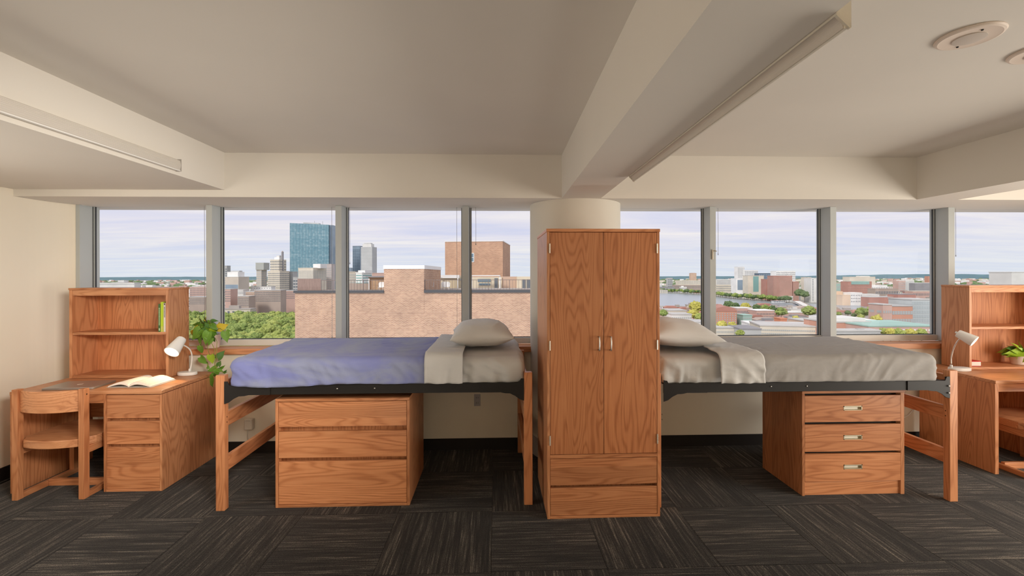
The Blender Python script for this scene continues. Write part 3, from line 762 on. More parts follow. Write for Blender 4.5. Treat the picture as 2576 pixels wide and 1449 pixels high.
# ---------------------------------------------------------------- wall and ceiling fittings
t = thing('wall_outlet', 'grey outlet plate on the cream wall under the blue bed', 'outlet', (-.172, YW, .442))
MB().box(-.029, .029, -.006, 0, -.053, .053).build('cover_plate', OUTL, t, bevel=.002)
for z in (.024, -.024):
    MB().box(-.010, -.007, -.0068, -.004, z-.006, z+.006).box(.006, .009, -.0068, -.004, z-.005, z+.005).build('socket_slots', DARK, t)
MB().box(-.003, .003, -.0068, -.004, -.003, .003).build('screw', STEEL, t)
t = thing('plug_adapter', 'ivory plug adapter on the wall behind the left end rails', 'adapter', (-2.178, YW, .262))
MB().box(-.034, .034, -.05, -.001, -.046, .046).build('plug_body', IVORY, t, bevel=.006)
MB().box(-.02, .02, -.0515, -.049, .033, .037).build('seam', base('seam_grey', (.4, .37, .33), .5), t)
MB().tube([(-.012, -.03, -.045), (-.014, -.03, -.1), (-.012, -.025, -.17), (-.02, -.02, -.25)], .004, 8).build('cord', IVORY, t, smooth=True)
cb_ = MB().tube([(at_y(a, b, c)) for a, b, c in ((2262, 1056, 4.09), (2275, 1051, 4.09), (2288, 1043, 4.10), (2298, 1031, 4.105), (2303, 1010, 4.11))], .003, 8).build('lamp_cord', WHITE, None, smooth=True)
tag(cb_, 'thin white cord looping on the wall beside the brass-pull dresser', 'cord')
fc = MB().tube([(-3.78, 3.30, .005), (-3.74, 3.45, .005), (-3.74, 3.55, .005), (-3.76, 3.72, .005)], .005, 8).build('floor_cord', DARK, None, smooth=True)
tag(fc, 'black cord on the carpet along the left wall', 'cord')

def wall_light(label, face_x, side, y0, y1, z0, z1, loc_y=0):
    # slim linear fixture on the vertical face of the beam; side = +1: faces +x
    t = thing('linear_light', label, 'light fixture', (face_x, y0, z0))
    Ln, H = y1-y0, z1-z0
    return t, Ln, H
LENS = base('light_lens', (.62, .58, .53), .3); HOUS = base('light_housing', (.66, .61, .52), .4)
t, Ln, H = wall_light('clear ribbed strip light on the side of the lowered ceiling', -2.17, 1, -.6, 3.165, 2.281, 2.357)
MB().box(0, .018, 0, Ln, 0, H).build('housing', HOUS, t, bevel=.002)
for a, b in ((0, 1.2), (1.206, 2.45), (2.456, Ln)):
    ribs = [(.018, 0.004)] + [(.030+.0016*(i % 2)+.006*math.sin(PI*i/16), .006+(H-.012)*i/16) for i in range(17)] + [(.018, H-.004)]
    MB().prism(ribs, 'y', a+.003, b-.003).build('lens', LENS, t)
MB().box(.018, .034, 0, Ln, -.002, .004).build('lower_edge', WHITE, t)
CAPG = base('cap_grey', (.35, .32, .29), .5)
for q in (0, Ln-.003): MB().box(0, .038, q, q+.003, -.003, H+.003).build('end_cap', CAPG, t)
sk = lambda y: .862-.0165*(YF-y)
t = thing('linear_light', 'long strip light with a curved lens on the side of the middle beam', 'light fixture', (sk(1.07), 1.07, ZB), math.atan(-.0165))
Ln = 2.877-1.07; h0 = -.036
MB().box(.0015, .036, 0, Ln, -.006, .07).box(.024, .034, 0, Ln, h0, .0).build('housing', HOUS, t, bevel=.0015)
arc = [(.002, -.007)] + [(.002+.020*math.sin(a*PI/2/8), -.007-.028*(1-math.cos(a*PI/2/8))) for a in range(1, 9)] + [(.024, h0+.002), (.024, -.006)]
MB().prism(arc, 'y', .004, Ln-.004).build('lens', base('curved_lens', (.60, .55, .49), .4), t)
for q in (0, Ln): MB().prism([(0.001, -.006), (.034, h0-.002), (.037, h0), (.037, .072), (.001, .072)], 'y', q-.004, q+.004).build('end_cap', HOUS, t)

DISC = base('ceiling_disc', (.74, .64, .56), .5)
def disc(label, x, y):
    t = thing('ceiling_speaker', label, 'speaker', (x, y, ZC))
    MB().lathe([(.108, 0), (.110, -.004), (.106, -.010), (.098, -.013), (.094, -.012), (.056, -.013), (.001, -.013)], 48).build('rim', DISC, t, smooth=True).modifiers.new('e', 'EDGE_SPLIT')
    MB().lathe([(.054, -.012), (.054, -.016), (.05, -.017), (.001, -.017)], 40).build('grille', base('grille', (.56, .50, .45), .6), t, smooth=True).modifiers.new('e', 'EDGE_SPLIT')
    for q in (-1, 1): MB().lathe([(.005, -.012), (.004, -.016), (.001, -.017)], 10, o=(.02*q, .068*q, 0)).build('screw', DARK, t)
    return t
disc('round cream ceiling speaker right of the middle beam', 1.955, 1.812); disc('round cream ceiling speaker cut off by the picture edge', 2.415, 1.93)

# blind cords hanging from the window head
CORD = base('blind_cord', (.35, .35, .36), .7)
for lab, px, yb in (('thin blind cord by the first mullion from the cream wall', 514, 845), ('thin blind cord in the window showing the blue glass tower', 834.5, 845), ('short blind cord just right of the second mullion', 879.5, 660),
                    ('long blind cord left of the third mullion', 1149, 838), ('short blind cord right of the third mullion, above the pillow', 1196.5, 612), ('blind cord with a knob next to the window handle', 1806, 637), ('blind cord beside the mullion above the plant hutch', 2404, 641)):
    a, b = at_y(px, 530, 4.235), at_y(px, yb, 4.235); a.z = ZB
    t = thing('blind_cord', lab, 'cord', a)
    c = b.z-a.z
    MB().tube([(0, 0, 0), (.002, 0, c*.5), (.001, 0, c)], .0016, 6).build('cord', CORD, t)
    MB().lathe([(.001, 0), (.0035, -.004), (.004, -.014), (.001, -.018)], 8, o=(.001, 0, c)).build('cord_knob', CORD, t)

# ================================================================ the city outside
GZ = -60.0                                                            # street level below this floor
def flat(name, col, rough=.8, var=.1, sc=.05, spec=.2):
    m = base(name, col, rough, spec=spec); g = NG(m); v = g.objvec()
    g.l(g.ramp(g.noise(v, sc, 4, .6), [(.3, tuple(c*(1-var) for c in col)), (.7, tuple(min(1, c*(1+var)) for c in col))]), g.b.inputs['Base Color']); return m
def brick(name, c1, c2, mort, bw=.30, bh=.105):
    m = base(name, c1, .9, spec=.1); g = NG(m); v = g.objvec(False)
    s = g.n('ShaderNodeSeparateXYZ'); g.l(v, s.inputs[0]); c = g.n('ShaderNodeCombineXYZ')
    g.l(g.math('ADD', s.outputs[0], s.outputs[1]), c.inputs[0]); g.l(s.outputs[2], c.inputs[1])
    b = g.n('ShaderNodeTexBrick'); g.l(c.outputs[0], b.inputs['Vector']); b.inputs['Scale'].default_value = 1
    b.inputs['Brick Width'].default_value = bw; b.inputs['Row Height'].default_value = bh; b.inputs['Mortar Size'].default_value = .013; b.inputs['Bias'].default_value = -.1
    for i, q in (('Color1', c1), ('Color2', c2), ('Mortar', mort)): b.inputs[i].default_value = (*q, 1)
    n = g.noise(v, .35, 5, .65)
    g.l(g.mix(1., b.outputs['Color'], g.ramp(n, [(.3, (.82, .80, .80)), (.7, (1.12, 1.08, 1.05))]), 'MULTIPLY'), g.b.inputs['Base Color'])
    return m
GROUND = flat('street_ground', (.30, .30, .27), var=.25, sc=.02)
WATER = base('river_water', (.30, .34, .38), .25, spec=.5); g = NG(WATER); v = g.objvec(False); g.bump(g.noise(g.vmul(v, (.05, .2, 1)), 1.2, 3), .15, .4)
HILL = flat('hazy_wooded_hill', (.115, .20, .225), var=.22, sc=.004)  # blue of the distant haze is put into the woodland colour
BRK = brick('old_brick', (.60, .375, .245), (.44, .25, .165), (.62, .52, .43)); BRK2 = brick('tower_brick', (.56, .35, .235), (.47, .28, .19), (.54, .42, .33), .36, .14)
CREAM = flat('cream_stone', (.66, .60, .50)); PALE = flat('pale_concrete', (.70, .69, .66)); WHITEB = flat('white_panels', (.82, .81, .79)); GREYC = flat('grey_concrete', (.46, .46, .45))
BEIGE = flat('beige_stone', (.55, .49, .42)); BROWN = flat('brown_stone', (.42, .34, .29)); REDB = flat('red_brick', (.45, .235, .19)); PINK = flat('pink_brick', (.56, .385, .33)); TAN = flat('tan_brick', (.58, .42, .32))
ORNG = flat('orange_brick', (.56, .30, .22)); GRNC = flat('green_copper', (.36, .52, .46)); SLATE = flat('slate_roof', (.30, .29, .30)); PALER = flat('pale_roof', (.52, .505, .485)); GRAVEL = flat('roof_gravel', (.40, .36, .33))
CURT = flat('grey_curtain_wall', (.50, .53, .53), .4); BLUED = flat('dark_blue_glass', (.10, .14, .19), .25, .15, .1, .5); BLUEM = flat('steel_blue_glass', (.24, .31, .38), .3, .12, .05, .5)
WIN = base('window_dark', (.16, .18, .20), .25, spec=.5); WINB = base('window_blue', (.17, .25, .31), .25, spec=.5); WING = base('window_green', (.22, .40, .38), .25, spec=.5); WINP = base('window_pale', (.40, .42, .42), .3)
def bigglass():
    m = base('tower_glass', (.17, .35, .43), .2, .35, .5); g = NG(m); v = g.objvec(False)
    s = g.n('ShaderNodeSeparateXYZ'); g.l(v, s.inputs[0])
    cell = g.n('ShaderNodeCombineXYZ'); g.l(g.math('FLOOR', g.math('DIVIDE', s.outputs[0], 3.2)), cell.inputs[0]); g.l(g.math('FLOOR', g.math('DIVIDE', s.outputs[2], 3.9)), cell.inputs[2])
    w = g.n('ShaderNodeTexWhiteNoise', noise_dimensions='3D'); g.l(cell.outputs[0], w.inputs['Vector'])
    h = g.noise(g.vmul(v, (.006, .006, .12)), 1.0, 3, .6)
    f = g.math('ADD', g.math('MULTIPLY', w.outputs['Value'], .3), g.math('MULTIPLY', h, .7))
    c = g.ramp(f, [(.25, (.19, .37, .44)), (.52, (.26, .44, .50)), (.75, (.40, .56, .60))])
    lx = g.math('LESS_THAN', g.math('FRACT', g.math('DIVIDE', s.outputs[0], 6.4)), .16)
    g.l(g.mix(g.math('MULTIPLY', lx, .45), c, (.12, .22, .28)), g.b.inputs['Base Color']); return m
TOWG = bigglass()

gr = MB(); gr.v = [(-14000, 40, GZ), (14000, 40, GZ), (14000, 14000, GZ), (-14000, 14000, GZ)]; gr.f = [(0, 1, 2, 3)]
struct(gr.build('ground', GROUND))
rv = MB(); near = [(1250, 763), (1450, 766), (1560, 769), (1700, 771), (1803, 773), (1900, 776), (1990, 779), (2107, 791), (2221, 796), (2400, 800), (3000, 812)]; far = [(3000, 776), (2400, 771), (2221, 770), (2110, 767), (2010, 763), (1960, 760.5), (1850, 753), (1765, 742.5), (1660, 736), (1560, 733), (1450, 731), (1250, 728)]
rv.v = [tuple(at_z(x, y, GZ+.15)) for x, y in near+far]; rv.f = [tuple(range(len(rv.v)))]
river = rv.build('river', WATER, fix=False); river['kind'] = 'structure'
# low wooded ridges on the horizon
def ridge_mesh(d, px0, px1, tops, seed):
    b = MB(); n = 90
    for i in range(n+1):
        px = px0+(px1-px0)*i/n; t = i/n*(len(tops)-1); k_ = min(int(t), len(tops)-2); y = tops[k_]+(tops[k_+1]-tops[k_])*(t-k_) + .9*nz(px*.02, seed, 0) + .5*nz(px*.09, seed, 3)
        P = at_d(px, y, d); Q = at_d(px, y, d*.86); Q.z = GZ; R_ = at_d(px, y, d*1.1)
        b.v += [tuple(Q), (P.x*.95+Q.x*.05, P.y*.95+Q.y*.05, GZ+(P.z-GZ)*.7), tuple(P), (R_.x, R_.y, GZ)]
    for i in range(n):
        for j in range(3): b.f.append((4*i+j, 4*i+4+j, 4*i+5+j, 4*i+1+j))
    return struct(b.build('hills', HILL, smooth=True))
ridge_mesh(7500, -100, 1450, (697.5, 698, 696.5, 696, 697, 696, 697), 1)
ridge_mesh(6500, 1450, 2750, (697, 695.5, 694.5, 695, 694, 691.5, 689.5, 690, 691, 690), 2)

UR = -TH
def facade(b, o, dx, w, z0, z1, cols, rows, fw=.6, fh=.55, n=None, dep=.12):
    # thin glazing boxes standing a little proud of a facade that starts at o and runs along dx
    nx = Vector((dx.y, -dx.x, 0))
    cw, rh = w/cols, (z1-z0)/rows
    for i in range(cols):
        for j in range(rows):
            a = o+dx*(cw*(i+.5-fw/2)); c = o+dx*(cw*(i+.5+fw/2)); lo = z0+rh*(j+.5-fh/2); hi = lo+rh*fh
            k_ = len(b.v); q = [a, c, c+nx*dep, a+nx*dep]
            b.v += [(p.x, p.y, lo) for p in q]+[(p.x, p.y, hi) for p in q]
            b.f += [tuple(k_+i_ for i_ in f_) for f_ in ((4,5,6,7),(3,2,6,7),(2,1,5,6),(0,3,7,4),(0,1,2,3))]
    return b
def bldg(name, label, px0, px1, top, d, m, depth=22, rot=0, rows=0, cols=0, wm_=None, fw=.6, fh=.55, side_cols=0, roof=None, boxes=(), group=None, zwin=(.04, .94), parap=.8, cat='building', basez=GZ):
    P = at_d(px0, top, d); w = (px1-px0)*d/F/max(.2, math.cos(math.radians(rot))); h = P.z-basez
    t = thing(name, label, cat, (P.x, P.y, basez), UR+math.radians(rot), group)
    MB().box(0, w, 0, depth, 0, h).build('wall', m, t)
    b = MB(); b.box(-.3, w+.3, -.3, depth+.3, h, h+parap); b.build('roof', roof or m, t)
    if rows:
        b = MB(); facade(b, Vector((0, 0, 0)), Vector((1, 0, 0)), w, h*zwin[0], h*zwin[1], cols, rows, fw, fh)
        if side_cols:
            facade(b, Vector((w, 0, 0)), Vector((0, 1, 0)), depth, h*zwin[0], h*zwin[1], side_cols, rows, fw, fh)
            facade(b, Vector((0, depth, 0)), Vector((0, -1, 0)), depth, h*zwin[0], h*zwin[1], side_cols, rows, fw, fh)
        b.build('glazing', wm_ or WIN, t, fix=False)['kind'] = 'stuff'
    for (a0, a1, tp, mm, d0, d1) in boxes:
        Q = at_d(a0, tp, d); x0 = (a0-px0)*d/F; x1 = (a1-px0)*d/F
        MB().box(x0, x1, depth*d0, depth*d1, h, Q.z-basez).build('penthouse', mm, t)
    return t

# --- neighbouring brick building with its roof deck (about 45 m away)
D0 = 45.0
nb = thing('brick_building', 'near brick building with a roof deck outside the middle windows', 'building', (0, 0, 0), 0)
A = at_d(742, 737, D0); B_ = at_d(1425, 737, D0); pos = Vector((A.x, A.y, 0)); nb.location = pos; nb.rotation_euler.z = UR
Lw = (B_-A).length; ztop = A.z
def lx(px, d=D0): return (px-742)*D0/F if d == D0 else ((px-CX)*d-(742-CX)*D0)/F
def lz(py, d=D0): return EYE+(HY-py)/F*d + (ROLL*(1000-CX)/F*d)*-1*0
MB().box(0, Lw, 0, 26, GZ, ztop).build('wall', BRK, nb)
MB().box(0, Lw, -.04, .0, ztop-5.62, ztop-5.42).build('band_course', flat('band_brick', (.34, .23, .18)), nb)
DECKM = base('dark_coping', (.10, .10, .105), .7)
x0b, x1b = lx(966), lx(1067)
MB().box(-.1, x0b, -.12, .3, ztop, ztop+.24).build('coping', DECKM, nb); MB().box(x1b, Lw, -.12, .3, ztop, ztop+.26).build('coping', DECKM, nb)
zb1 = lz(676); MB().box(x0b, x1b, -.015, 10.5, ztop-2, zb1).build('stair_bulkhead', BRK, nb)
MB().box(x0b-.05, x1b+.05, -.05, 10.55, zb1, lz(666.5)).build('bulkhead_cap', WHITEB, nb)
MB().box(.3, Lw-.1, .3, 25.8, ztop-.02, ztop+.05).build('roof', GRAVEL, nb)
RAILM = base('railing_steel', (.22, .17, .15), .6)
def railing(x0, x1, y, h=1.02, step=.30, nm='railing'):
    zt_ = ztop+.2
    b = MB().box(x0, x1, y-.02, y+.02, zt_+h, zt_+h+.05).box(x0, x1, y-.015, y+.015, zt_+.08, zt_+.12)
    b.build('rail', RAILM, nb)
    b = MB(); n = int((x1-x0)/step)
    for i in range(n+1): b.box(x0+i*step-.014, x0+i*step+.014, y-.014, y+.014, zt_, zt_+h)
    b.build('balusters', RAILM, nb, fix=False)['kind'] = 'stuff'
    for i in range(0, n+1, 7): MB().box(x0+i*step-.03, x0+i*step+.03, y-.03, y+.03, ztop, zt_+h+.06).build('rail_post', RAILM, nb)
railing(lx(806), x0b-.05, .15); railing(x1b+.05, Lw-.2, .15)
SLATM = flat('fence_wood', (.36, .25, .21), sc=1.)
for i in range(22):
    xx = lx(747)+i*(lx(806)-lx(747))/22
    MB().box(xx, xx+.085, .12, .16, ztop+.2, lz(700)).build('fence_slat', SLATM, nb)
MB().box(lx(747), lx(806), .17, .20, ztop+.5, ztop+.58).box(lx(747), lx(806), .17, .20, lz(704), lz(703)).build('fence_rail', SLATM, nb)
# roof structures
RT = brick('roof_brick', (.50, .33, .20), (.42, .26, .16), (.5, .4, .3))
def rbox(nm, px0, px1, py, d, m, dep, lowz=None): return MB().box(lx(px0, d), lx(px1, d), d-D0, d-D0+dep, ztop if lowz is None else lowz, lz(py, d)).build(nm, m, nb)
rbox('roof_room', 927, 985, 697, 52, RT, 5); MB().box(lx(922, 52), lx(990, 52), 6.7, 12.3, lz(697, 52), lz(693.5, 52)).build('roof_room_top', SLATE, nb)
rbox('door_post', 927, 929.5, 700, 51.8, WHITEB, .3)
rbox('chimney', 860, 926, 712, 54, BROWN, .5)
# brick tower (rotated a few degrees against the wall)
d2 = 66.0; T = at_d(1119.5, 608.5, d2); tw = thing('brick_tower', 'square brick stair tower with one small window behind the roof deck', 'tower', (T.x, T.y, ztop), UR+math.radians(-6.1))
wt = (1268-1119.5)*d2/F*.985; ht = T.z-ztop
MB().box(0, wt, 0, 9.5, 0, ht).build('wall', BRK2, tw); MB().box(-.06, wt+.06, -.06, 9.56, ht, ht+.10).build('coping', WHITEB, tw)
wz0, wz1 = lz(659.5, d2)-ztop, lz(636.5, d2)-ztop; wx0, wx1 = (1181-1119.5)*d2/F, (1194-1119.5)*d2/F
wn = MB().box(wx0, wx1, -.05, .02, wz0, wz0+.09).box(wx0, wx1, -.05, .02, wz1-.09, wz1).box(wx0, wx0+.08, -.05, .02, wz0, wz1).box(wx1-.08, wx1, -.05, .02, wz0, wz1).box(wx0, wx1, -.05, .02, (wz0+wz1)/2-.03, (wz0+wz1)/2+.03).build('window_frame', WHITEB, tw)
for a, c in ((wz0+.09, (wz0+wz1)/2-.03), ((wz0+wz1)/2+.03, wz1-.09)): MB().box(wx0+.08, wx1-.08, -.02, .015, a, c).build('pane', WINB, wn)
# deck pavilion in front of the tower
d3 = 58.0
def dv(px, py): q = at_d(px, py, d3); return q
Q0 = dv(1105, 692); pv = thing('roof_pavilion', 'cream roof-deck pavilion with doors and a pergola before the brick tower', 'pavilion', (Q0.x, Q0.y, ztop), UR)
def pxx(px): return (px-1105)*d3/F
def pz(py): return EYE+(HY-py)/F*d3-ztop
PAV = flat('pavilion_cream', (.68, .60, .46), sc=.5)
MB().box(pxx(1106), pxx(1152), .6, 5, 0, pz(693)).build('wall', PAV, pv); MB().box(pxx(1150), pxx(1262), 1.2, 5, 0, pz(697)).build('wall', PAV, pv)
MB().box(pxx(1262), pxx(1302), 1.4, 5, 0, pz(696)).build('wall', TAN, pv); MB().box(pxx(1300), pxx(1345), .2, 5, 0, pz(696)).build('wall', PAV, pv)
MB().box(pxx(1104), pxx(1154), .3, 1.0, pz(699.5), pz(691.5)).build('fascia', WHITEB, pv)
MB().box(pxx(1184), pxx(1258), -.3, .0, pz(694.5), pz(692)).build('pergola_beam', WHITEB, pv)
for a in (1105, 1150, 1185, 1256): MB().box(pxx(a), pxx(a+3), -.2, .05, 0, pz(693)).build('post', WHITEB, pv)
for a, b_, y0_, y1_, mm in ((1116, 1148, 702, 731, flat('shutter_tan', (.56, .47, .33))), (1200, 1233, 702, 709, WINB), (1203, 1232, 713, 718, WINB), (1154, 1168, 701, 706, WINP), (1243, 1252, 700, 731, WIN), (1314, 1322, 703, 729, WIN), (1325, 1336, 703, 729, WIN)):
    yy = .6 if b_ < 1150 else (1.2 if b_ < 1262 else .2)
    MB().box(pxx(a), pxx(b_), yy-.08, yy+.01, max(.03, pz(y1_)), pz(y0_)).build('door' if y1_ > 725 else 'window', mm, pv)
def garden_set(px, d, label):
    P = at_d(px, 715, d); t = thing('garden_chair', label, 'chair', (P.x, P.y, ztop+.05), UR)
    MB().box(-.28, .28, -.25, .25, .40, .46).build('seat', WHITEB, t)
    MB().prism([(-.30, .46), (-.34, .80), (-.22, .98), (.22, .98), (.34, .80), (.30, .46)], 'y', .2, .25).build('backrest', WHITEB, t)
    for x in (-.26, .22):
        for y in (-.24, .2): MB().box(x, x+.04, y, y+.04, 0, .40).build('leg', WHITEB, t)
for px, d, la in ((959, 47.5, 'white garden chair by the brick stair bulkhead on the roof deck, far left one'), (1083, 50, 'small white garden chair close to the shaded bulkhead wall'), (1117, 49, 'white garden chair in front of the pavilion shutter'), (1124, 48.5, 'white garden chair beside the one before the pavilion shutter')):
    garden_set(px, d, la)

# --- towers and blocks of the left half of the view
ht_ = thing('glass_tower', 'tall blue-green glass skyscraper', 'skyscraper', at_d(729, 700, 1150), UR)
P = at_d(729, 561, 1150); ht_.location = (P.x, P.y, GZ); rr_ = math.radians(27); hT = P.z-GZ; wT = (811-729)*1150/F; 
fx = lambda a: a
cw = wT/(math.cos(rr_)+.06)
def para(x0, x1, dy0, dep, z0, z1, mm, nm):
    b = MB(); k1 = math.tan(rr_); pts = [(x0, x0*k1+dy0), (x1, x1*k1+dy0), (x1, x1*k1+dy0+dep), (x0, x0*k1+dy0+dep)]
    return b.prism(pts, 'z', z0, z1).build(nm, mm, ht_)
para(0, wT*.985, 0, 30, 0, hT, TOWG, 'wall'); para(wT*.992, wT*1.085, 5, 25, 0, hT, BLUEM, 'side_wall'); para(wT*.3, wT*.7, 8, 12, hT, hT+4, PALE, 'roof_plant')
for f_ in (.58, .79): b = MB().tube([(wT*f_, wT*f_*math.tan(rr_)+10, hT), (wT*f_, wT*f_*math.tan(rr_)+10, hT+9)], .5, 6).build('antenna', GREYC, ht_)
B = bldg
B('office_tower', 'pale thin far tower beside the mullion, left of the wide beige block', 562, 571, 669, 1100, GREYC, 14, rows=14, cols=2)
B('office_block', 'beige block with a dark ribbon window and white penthouse above the park trees', 566, 606, 697, 830, BEIGE, 24, -14, 1, 1, BLUEM, .94, .75, 0, PALE, ((566, 599, 684, WHITEB, .2, .8), (570, 596, 681, GREYC, .4, .7)), zwin=(.53, .80))
B('office_tower', 'narrow tower with a wider grey-green crown among the left skyline', 645, 660, 679, 930, BEIGE, 14, -16, 14, 3, WINP, .7, .5, 2, GREYC, zwin=(.1, .98))
B('tower_crown', 'wider grey-green crown storey topping the narrow skyline tower', 643, 666, 662, 928, flat('crown_grey', (.46, .47, .42)), 16, -12, 4, 5, WINP, .8, .5, 2, basez=at_d(643, 679, 928).z)
st = B('stepped_tower', 'cream stepped stone tower with a small lantern, left of the glass skyscraper', 673, 710, 683, 900, CREAM, 24, -18, 16, 9, WIN, .5, .5, 6, zwin=(.05, .97))
hS = at_d(673, 683, 900).z-GZ
def stp(nm, px0, px1, top, d0, d1, m=CREAM): MB().box((px0-673)*900/F, (px1-673)*900/F, d0, d1, hS-1, at_d(px0, top, 900).z-GZ).build(nm, m, st)
stp('upper_storeys', 677.5, 706, 653, 3, 21); stp('crown', 686, 701, 647, 7, 17, WHITEB); stp('roof_cap', 690, 699, 642.5, 9, 15, PALE); stp('lantern', 702.5, 706.5, 633, 11, 14, SLATE); stp('lantern_tip', 703.5, 705.5, 631, 12, 13, TAN)
b = MB(); facade(b, Vector(((677.5-673)*900/F, 3, 0)), Vector((1, 0, 0)), (706-677.5)*900/F, hS+1, at_d(677, 655, 900).z-GZ, 8, 4, .5, .5); facade(b, Vector(((706-673)*900/F, 3, 0)), Vector((0, 1, 0)), 18, hS+1, at_d(677, 655, 900).z-GZ, 6, 4, .5, .5)
b.build('glazing', WIN, st, fix=False)['kind'] = 'stuff'
B('office_block', 'pale annex block attached on the right of the stepped tower', 713, 737, 684, 920, GREYC, 20, 0, 14, 5, WINP, .6, .6)
B('office_block', 'wide cream block with tiered windows under the glass skyscraper', 750, 796, 675, 790, CREAM, 30, -22, 7, 14, WINP, .55, .6, 8, zwin=(.72, .95), boxes=((786, 810, 664, WHITEB, .3, .8),))
B('apartment_tower', 'pinkish narrow slab right behind the wide cream block', 816, 834, 665, 830, flat('pinkish_concrete', (.55, .49, .47)), 16, 0, 18, 4, WINP, .5, .5)
B('low_block', 'dark slatted block between the stepped tower and the brick roof', 737, 750, 698, 800, GREYC, 20, 0, 10, 2, WIN, .8, .5)
B('office_tower', 'dark blue glass tower, left one of the twin far towers in the third window', 887, 906.5, 619.5, 1300, BLUEM, 22, -10, 30, 4, BLUED, .8, .45, roof=BLUED)
tt = B('office_tower', 'pale tall tower with a stepped crown, right one of the twin far towers', 908, 938, 622, 1250, flat('pale_tower', (.56, .56, .56)), 26, -12, 34, 10, WINP, .7, .4, 4, zwin=(.03, .99), boxes=((911, 935, 613.5, PALE, .1, .7), (914, 932, 611.5, GREYC, .2, .6)))
B('office_block', 'white stepped office block with teal glass in front of the twin far towers', 895, 913, 687, 520, WHITEB, 18, -20, 4, 1, WING, .9, .4, 1, boxes=((896, 917, 680, WHITEB, .2, .9),), zwin=(.80, .98))
B('apartment_block', 'beige block beside the white stepped office block', 876, 894, 684.5, 540, BEIGE, 18, 0, 6, 6, WINP, .5, .6, zwin=(.7, .97))
B('low_block', 'pinkish low block behind the brick roof room', 934, 966, 688, 600, PINK, 18, 0, 1, 6, WIN, .4, .4, zwin=(.86, .95)); B('low_block', 'small bluish far block by the third mullion', 874, 882, 674, 1500, BLUEM, 20)
for px0, px1, tp, d, m, rw, cl, la in ((566, 580, 728, 625, PINK, 5, 4, 'pinkish walk-up at the left edge above the park trees'), (574, 612, 730, 690, PALE, 2, 12, 'pale terrace block with a glazed top floor above the park'), (598, 626, 746, 620, BROWN, 5, 10, 'brown brick walk-up with rows of small windows above the park'),
        (618, 642, 735, 665, TAN, 3, 8, 'tan walk-up with a yellow corner above the park'), (640, 706, 731, 650, BROWN, 5, 24, 'long brown terrace with many windows above the park'), (700, 745, 732, 700, PINK, 4, 14, 'grey-pink terrace partly behind the brick building'), (630, 682, 722, 860, WHITEB, 1, 8, 'long white-roofed hall behind the brown terrace'),
        (477, 520, 722, 800, PINK, 7, 12, 'pinkish apartment row right of the tall hutch'), (476, 517, 748, 640, BROWN, 4, 12, 'grey-brown terrace right of the tall hutch above the trees'), (247, 338, 712, 900, PALE, 1, 30, 'long pale warehouse above the left hutch'), (296, 312, 705.5, 1400, WHITEB, 2, 5, 'small white block behind the long pale warehouse')):
    B('terrace_block', la, px0, px1, tp, d, m, 16, 0, rw, cl, WIN, .45, .5, 0, PALER, zwin=(max(.05, 1-3.6*rw/44), .96))
# --- across the river on the right
B('apartment_tower', 'tan slab tower across the river, leftmost tall one in the right windows', 1738, 1752, 687.5, 2100, TAN, 20, 0, 0, 0, boxes=((1740, 1750, 686.5, TAN, .2, .8),))
B('low_block', 'wide pale terraced block under the tan slab tower', 1706, 1766, 706, 1950, CREAM, 30, 0, 4, 14, WINP, .6, .5, zwin=(.6, .97)); B('low_block', 'grey twin block near the wardrobe edge across the river', 1680, 1692, 699.5, 1850, GREYC, 20, 0, 5, 3, WIN)
B('low_block', 'brown waterfront block with dark windows left of the river trees', 1697, 1766, 718, 1700, BROWN, 25, 0, 3, 18, WIN, .6, .5, zwin=(.45, .95)); B('low_block', 'dark glazed low block by the wardrobe edge on the waterfront', 1655, 1697, 722, 1680, SLATE, 25, 0, 1, 10, WINP, .6, .5)
tg = B('apartment_tower', 'white gridded high-rise with a taller left end across the river', 1873, 1907, 680, 1500, WHITEB, 24, 0, 13, 12, WIN, .55, .6, zwin=(.25, .98)); B('apartment_tower', 'tallest white gridded slab across the river', 1856, 1873, 671.5, 1505, WHITEB, 24, 0, 16, 6, WIN, .5, .6, zwin=(.25, .98))
B('office_block', 'white-framed block with a dark glass front across the river', 1852, 1877, 701, 1250, WHITEB, 30, 0, 1, 1, BLUEM, .74, .9, zwin=(.35, .96)); B('office_block', 'narrow grey block between the dark glass front and the cream tower', 1877, 1884, 703, 1260, GREYC, 25, 0, 8, 2, WIN)
B('office_tower', 'cream tower with a green glass centre strip across the river', 1881.5, 1921.5, 694, 1150, CREAM, 26, 0, 1, 1, WING, .34, .97, zwin=(.30, .99)); 
B('office_tower', 'dark blue glass block behind the big brick slab across the river', 1909, 1948, 688, 1320, BLUED, 24, 0, 9, 9, BLUEM, .8, .7, zwin=(.2, .98))
B('apartment_slab', 'big red brick slab, tallest brick building across the river', 1946, 1993, 694.5, 1050, REDB, 26, 0, 16, 14, BROWN, .5, .5, 5, zwin=(.04, .97)); B('apartment_slab', 'lower brick wing on the right of the big brick slab', 1994, 2010, 709, 1060, REDB, 24, 0, 13, 6, BROWN, .45, .5, zwin=(.04, .97)); B('apartment_slab', 'brick wing with a glass corner left of the big brick slab', 1928, 1946, 703, 1100, REDB, 24, 0, 1, 1, BLUEM, .45, .9, zwin=(.3, .95))
B('office_block', 'white crown of windows rising behind the big brick slab', 1953, 2001, 682, 1220, WHITEB, 28, 0, 5, 14, WIN, .5, .5, zwin=(.62, .97)); B('low_block', 'white pavilion with arched openings at the foot of the big brick slab', 1972, 1995, 746, 1040, WHITEB, 12, 0, 2, 8, WIN, .5, .5)
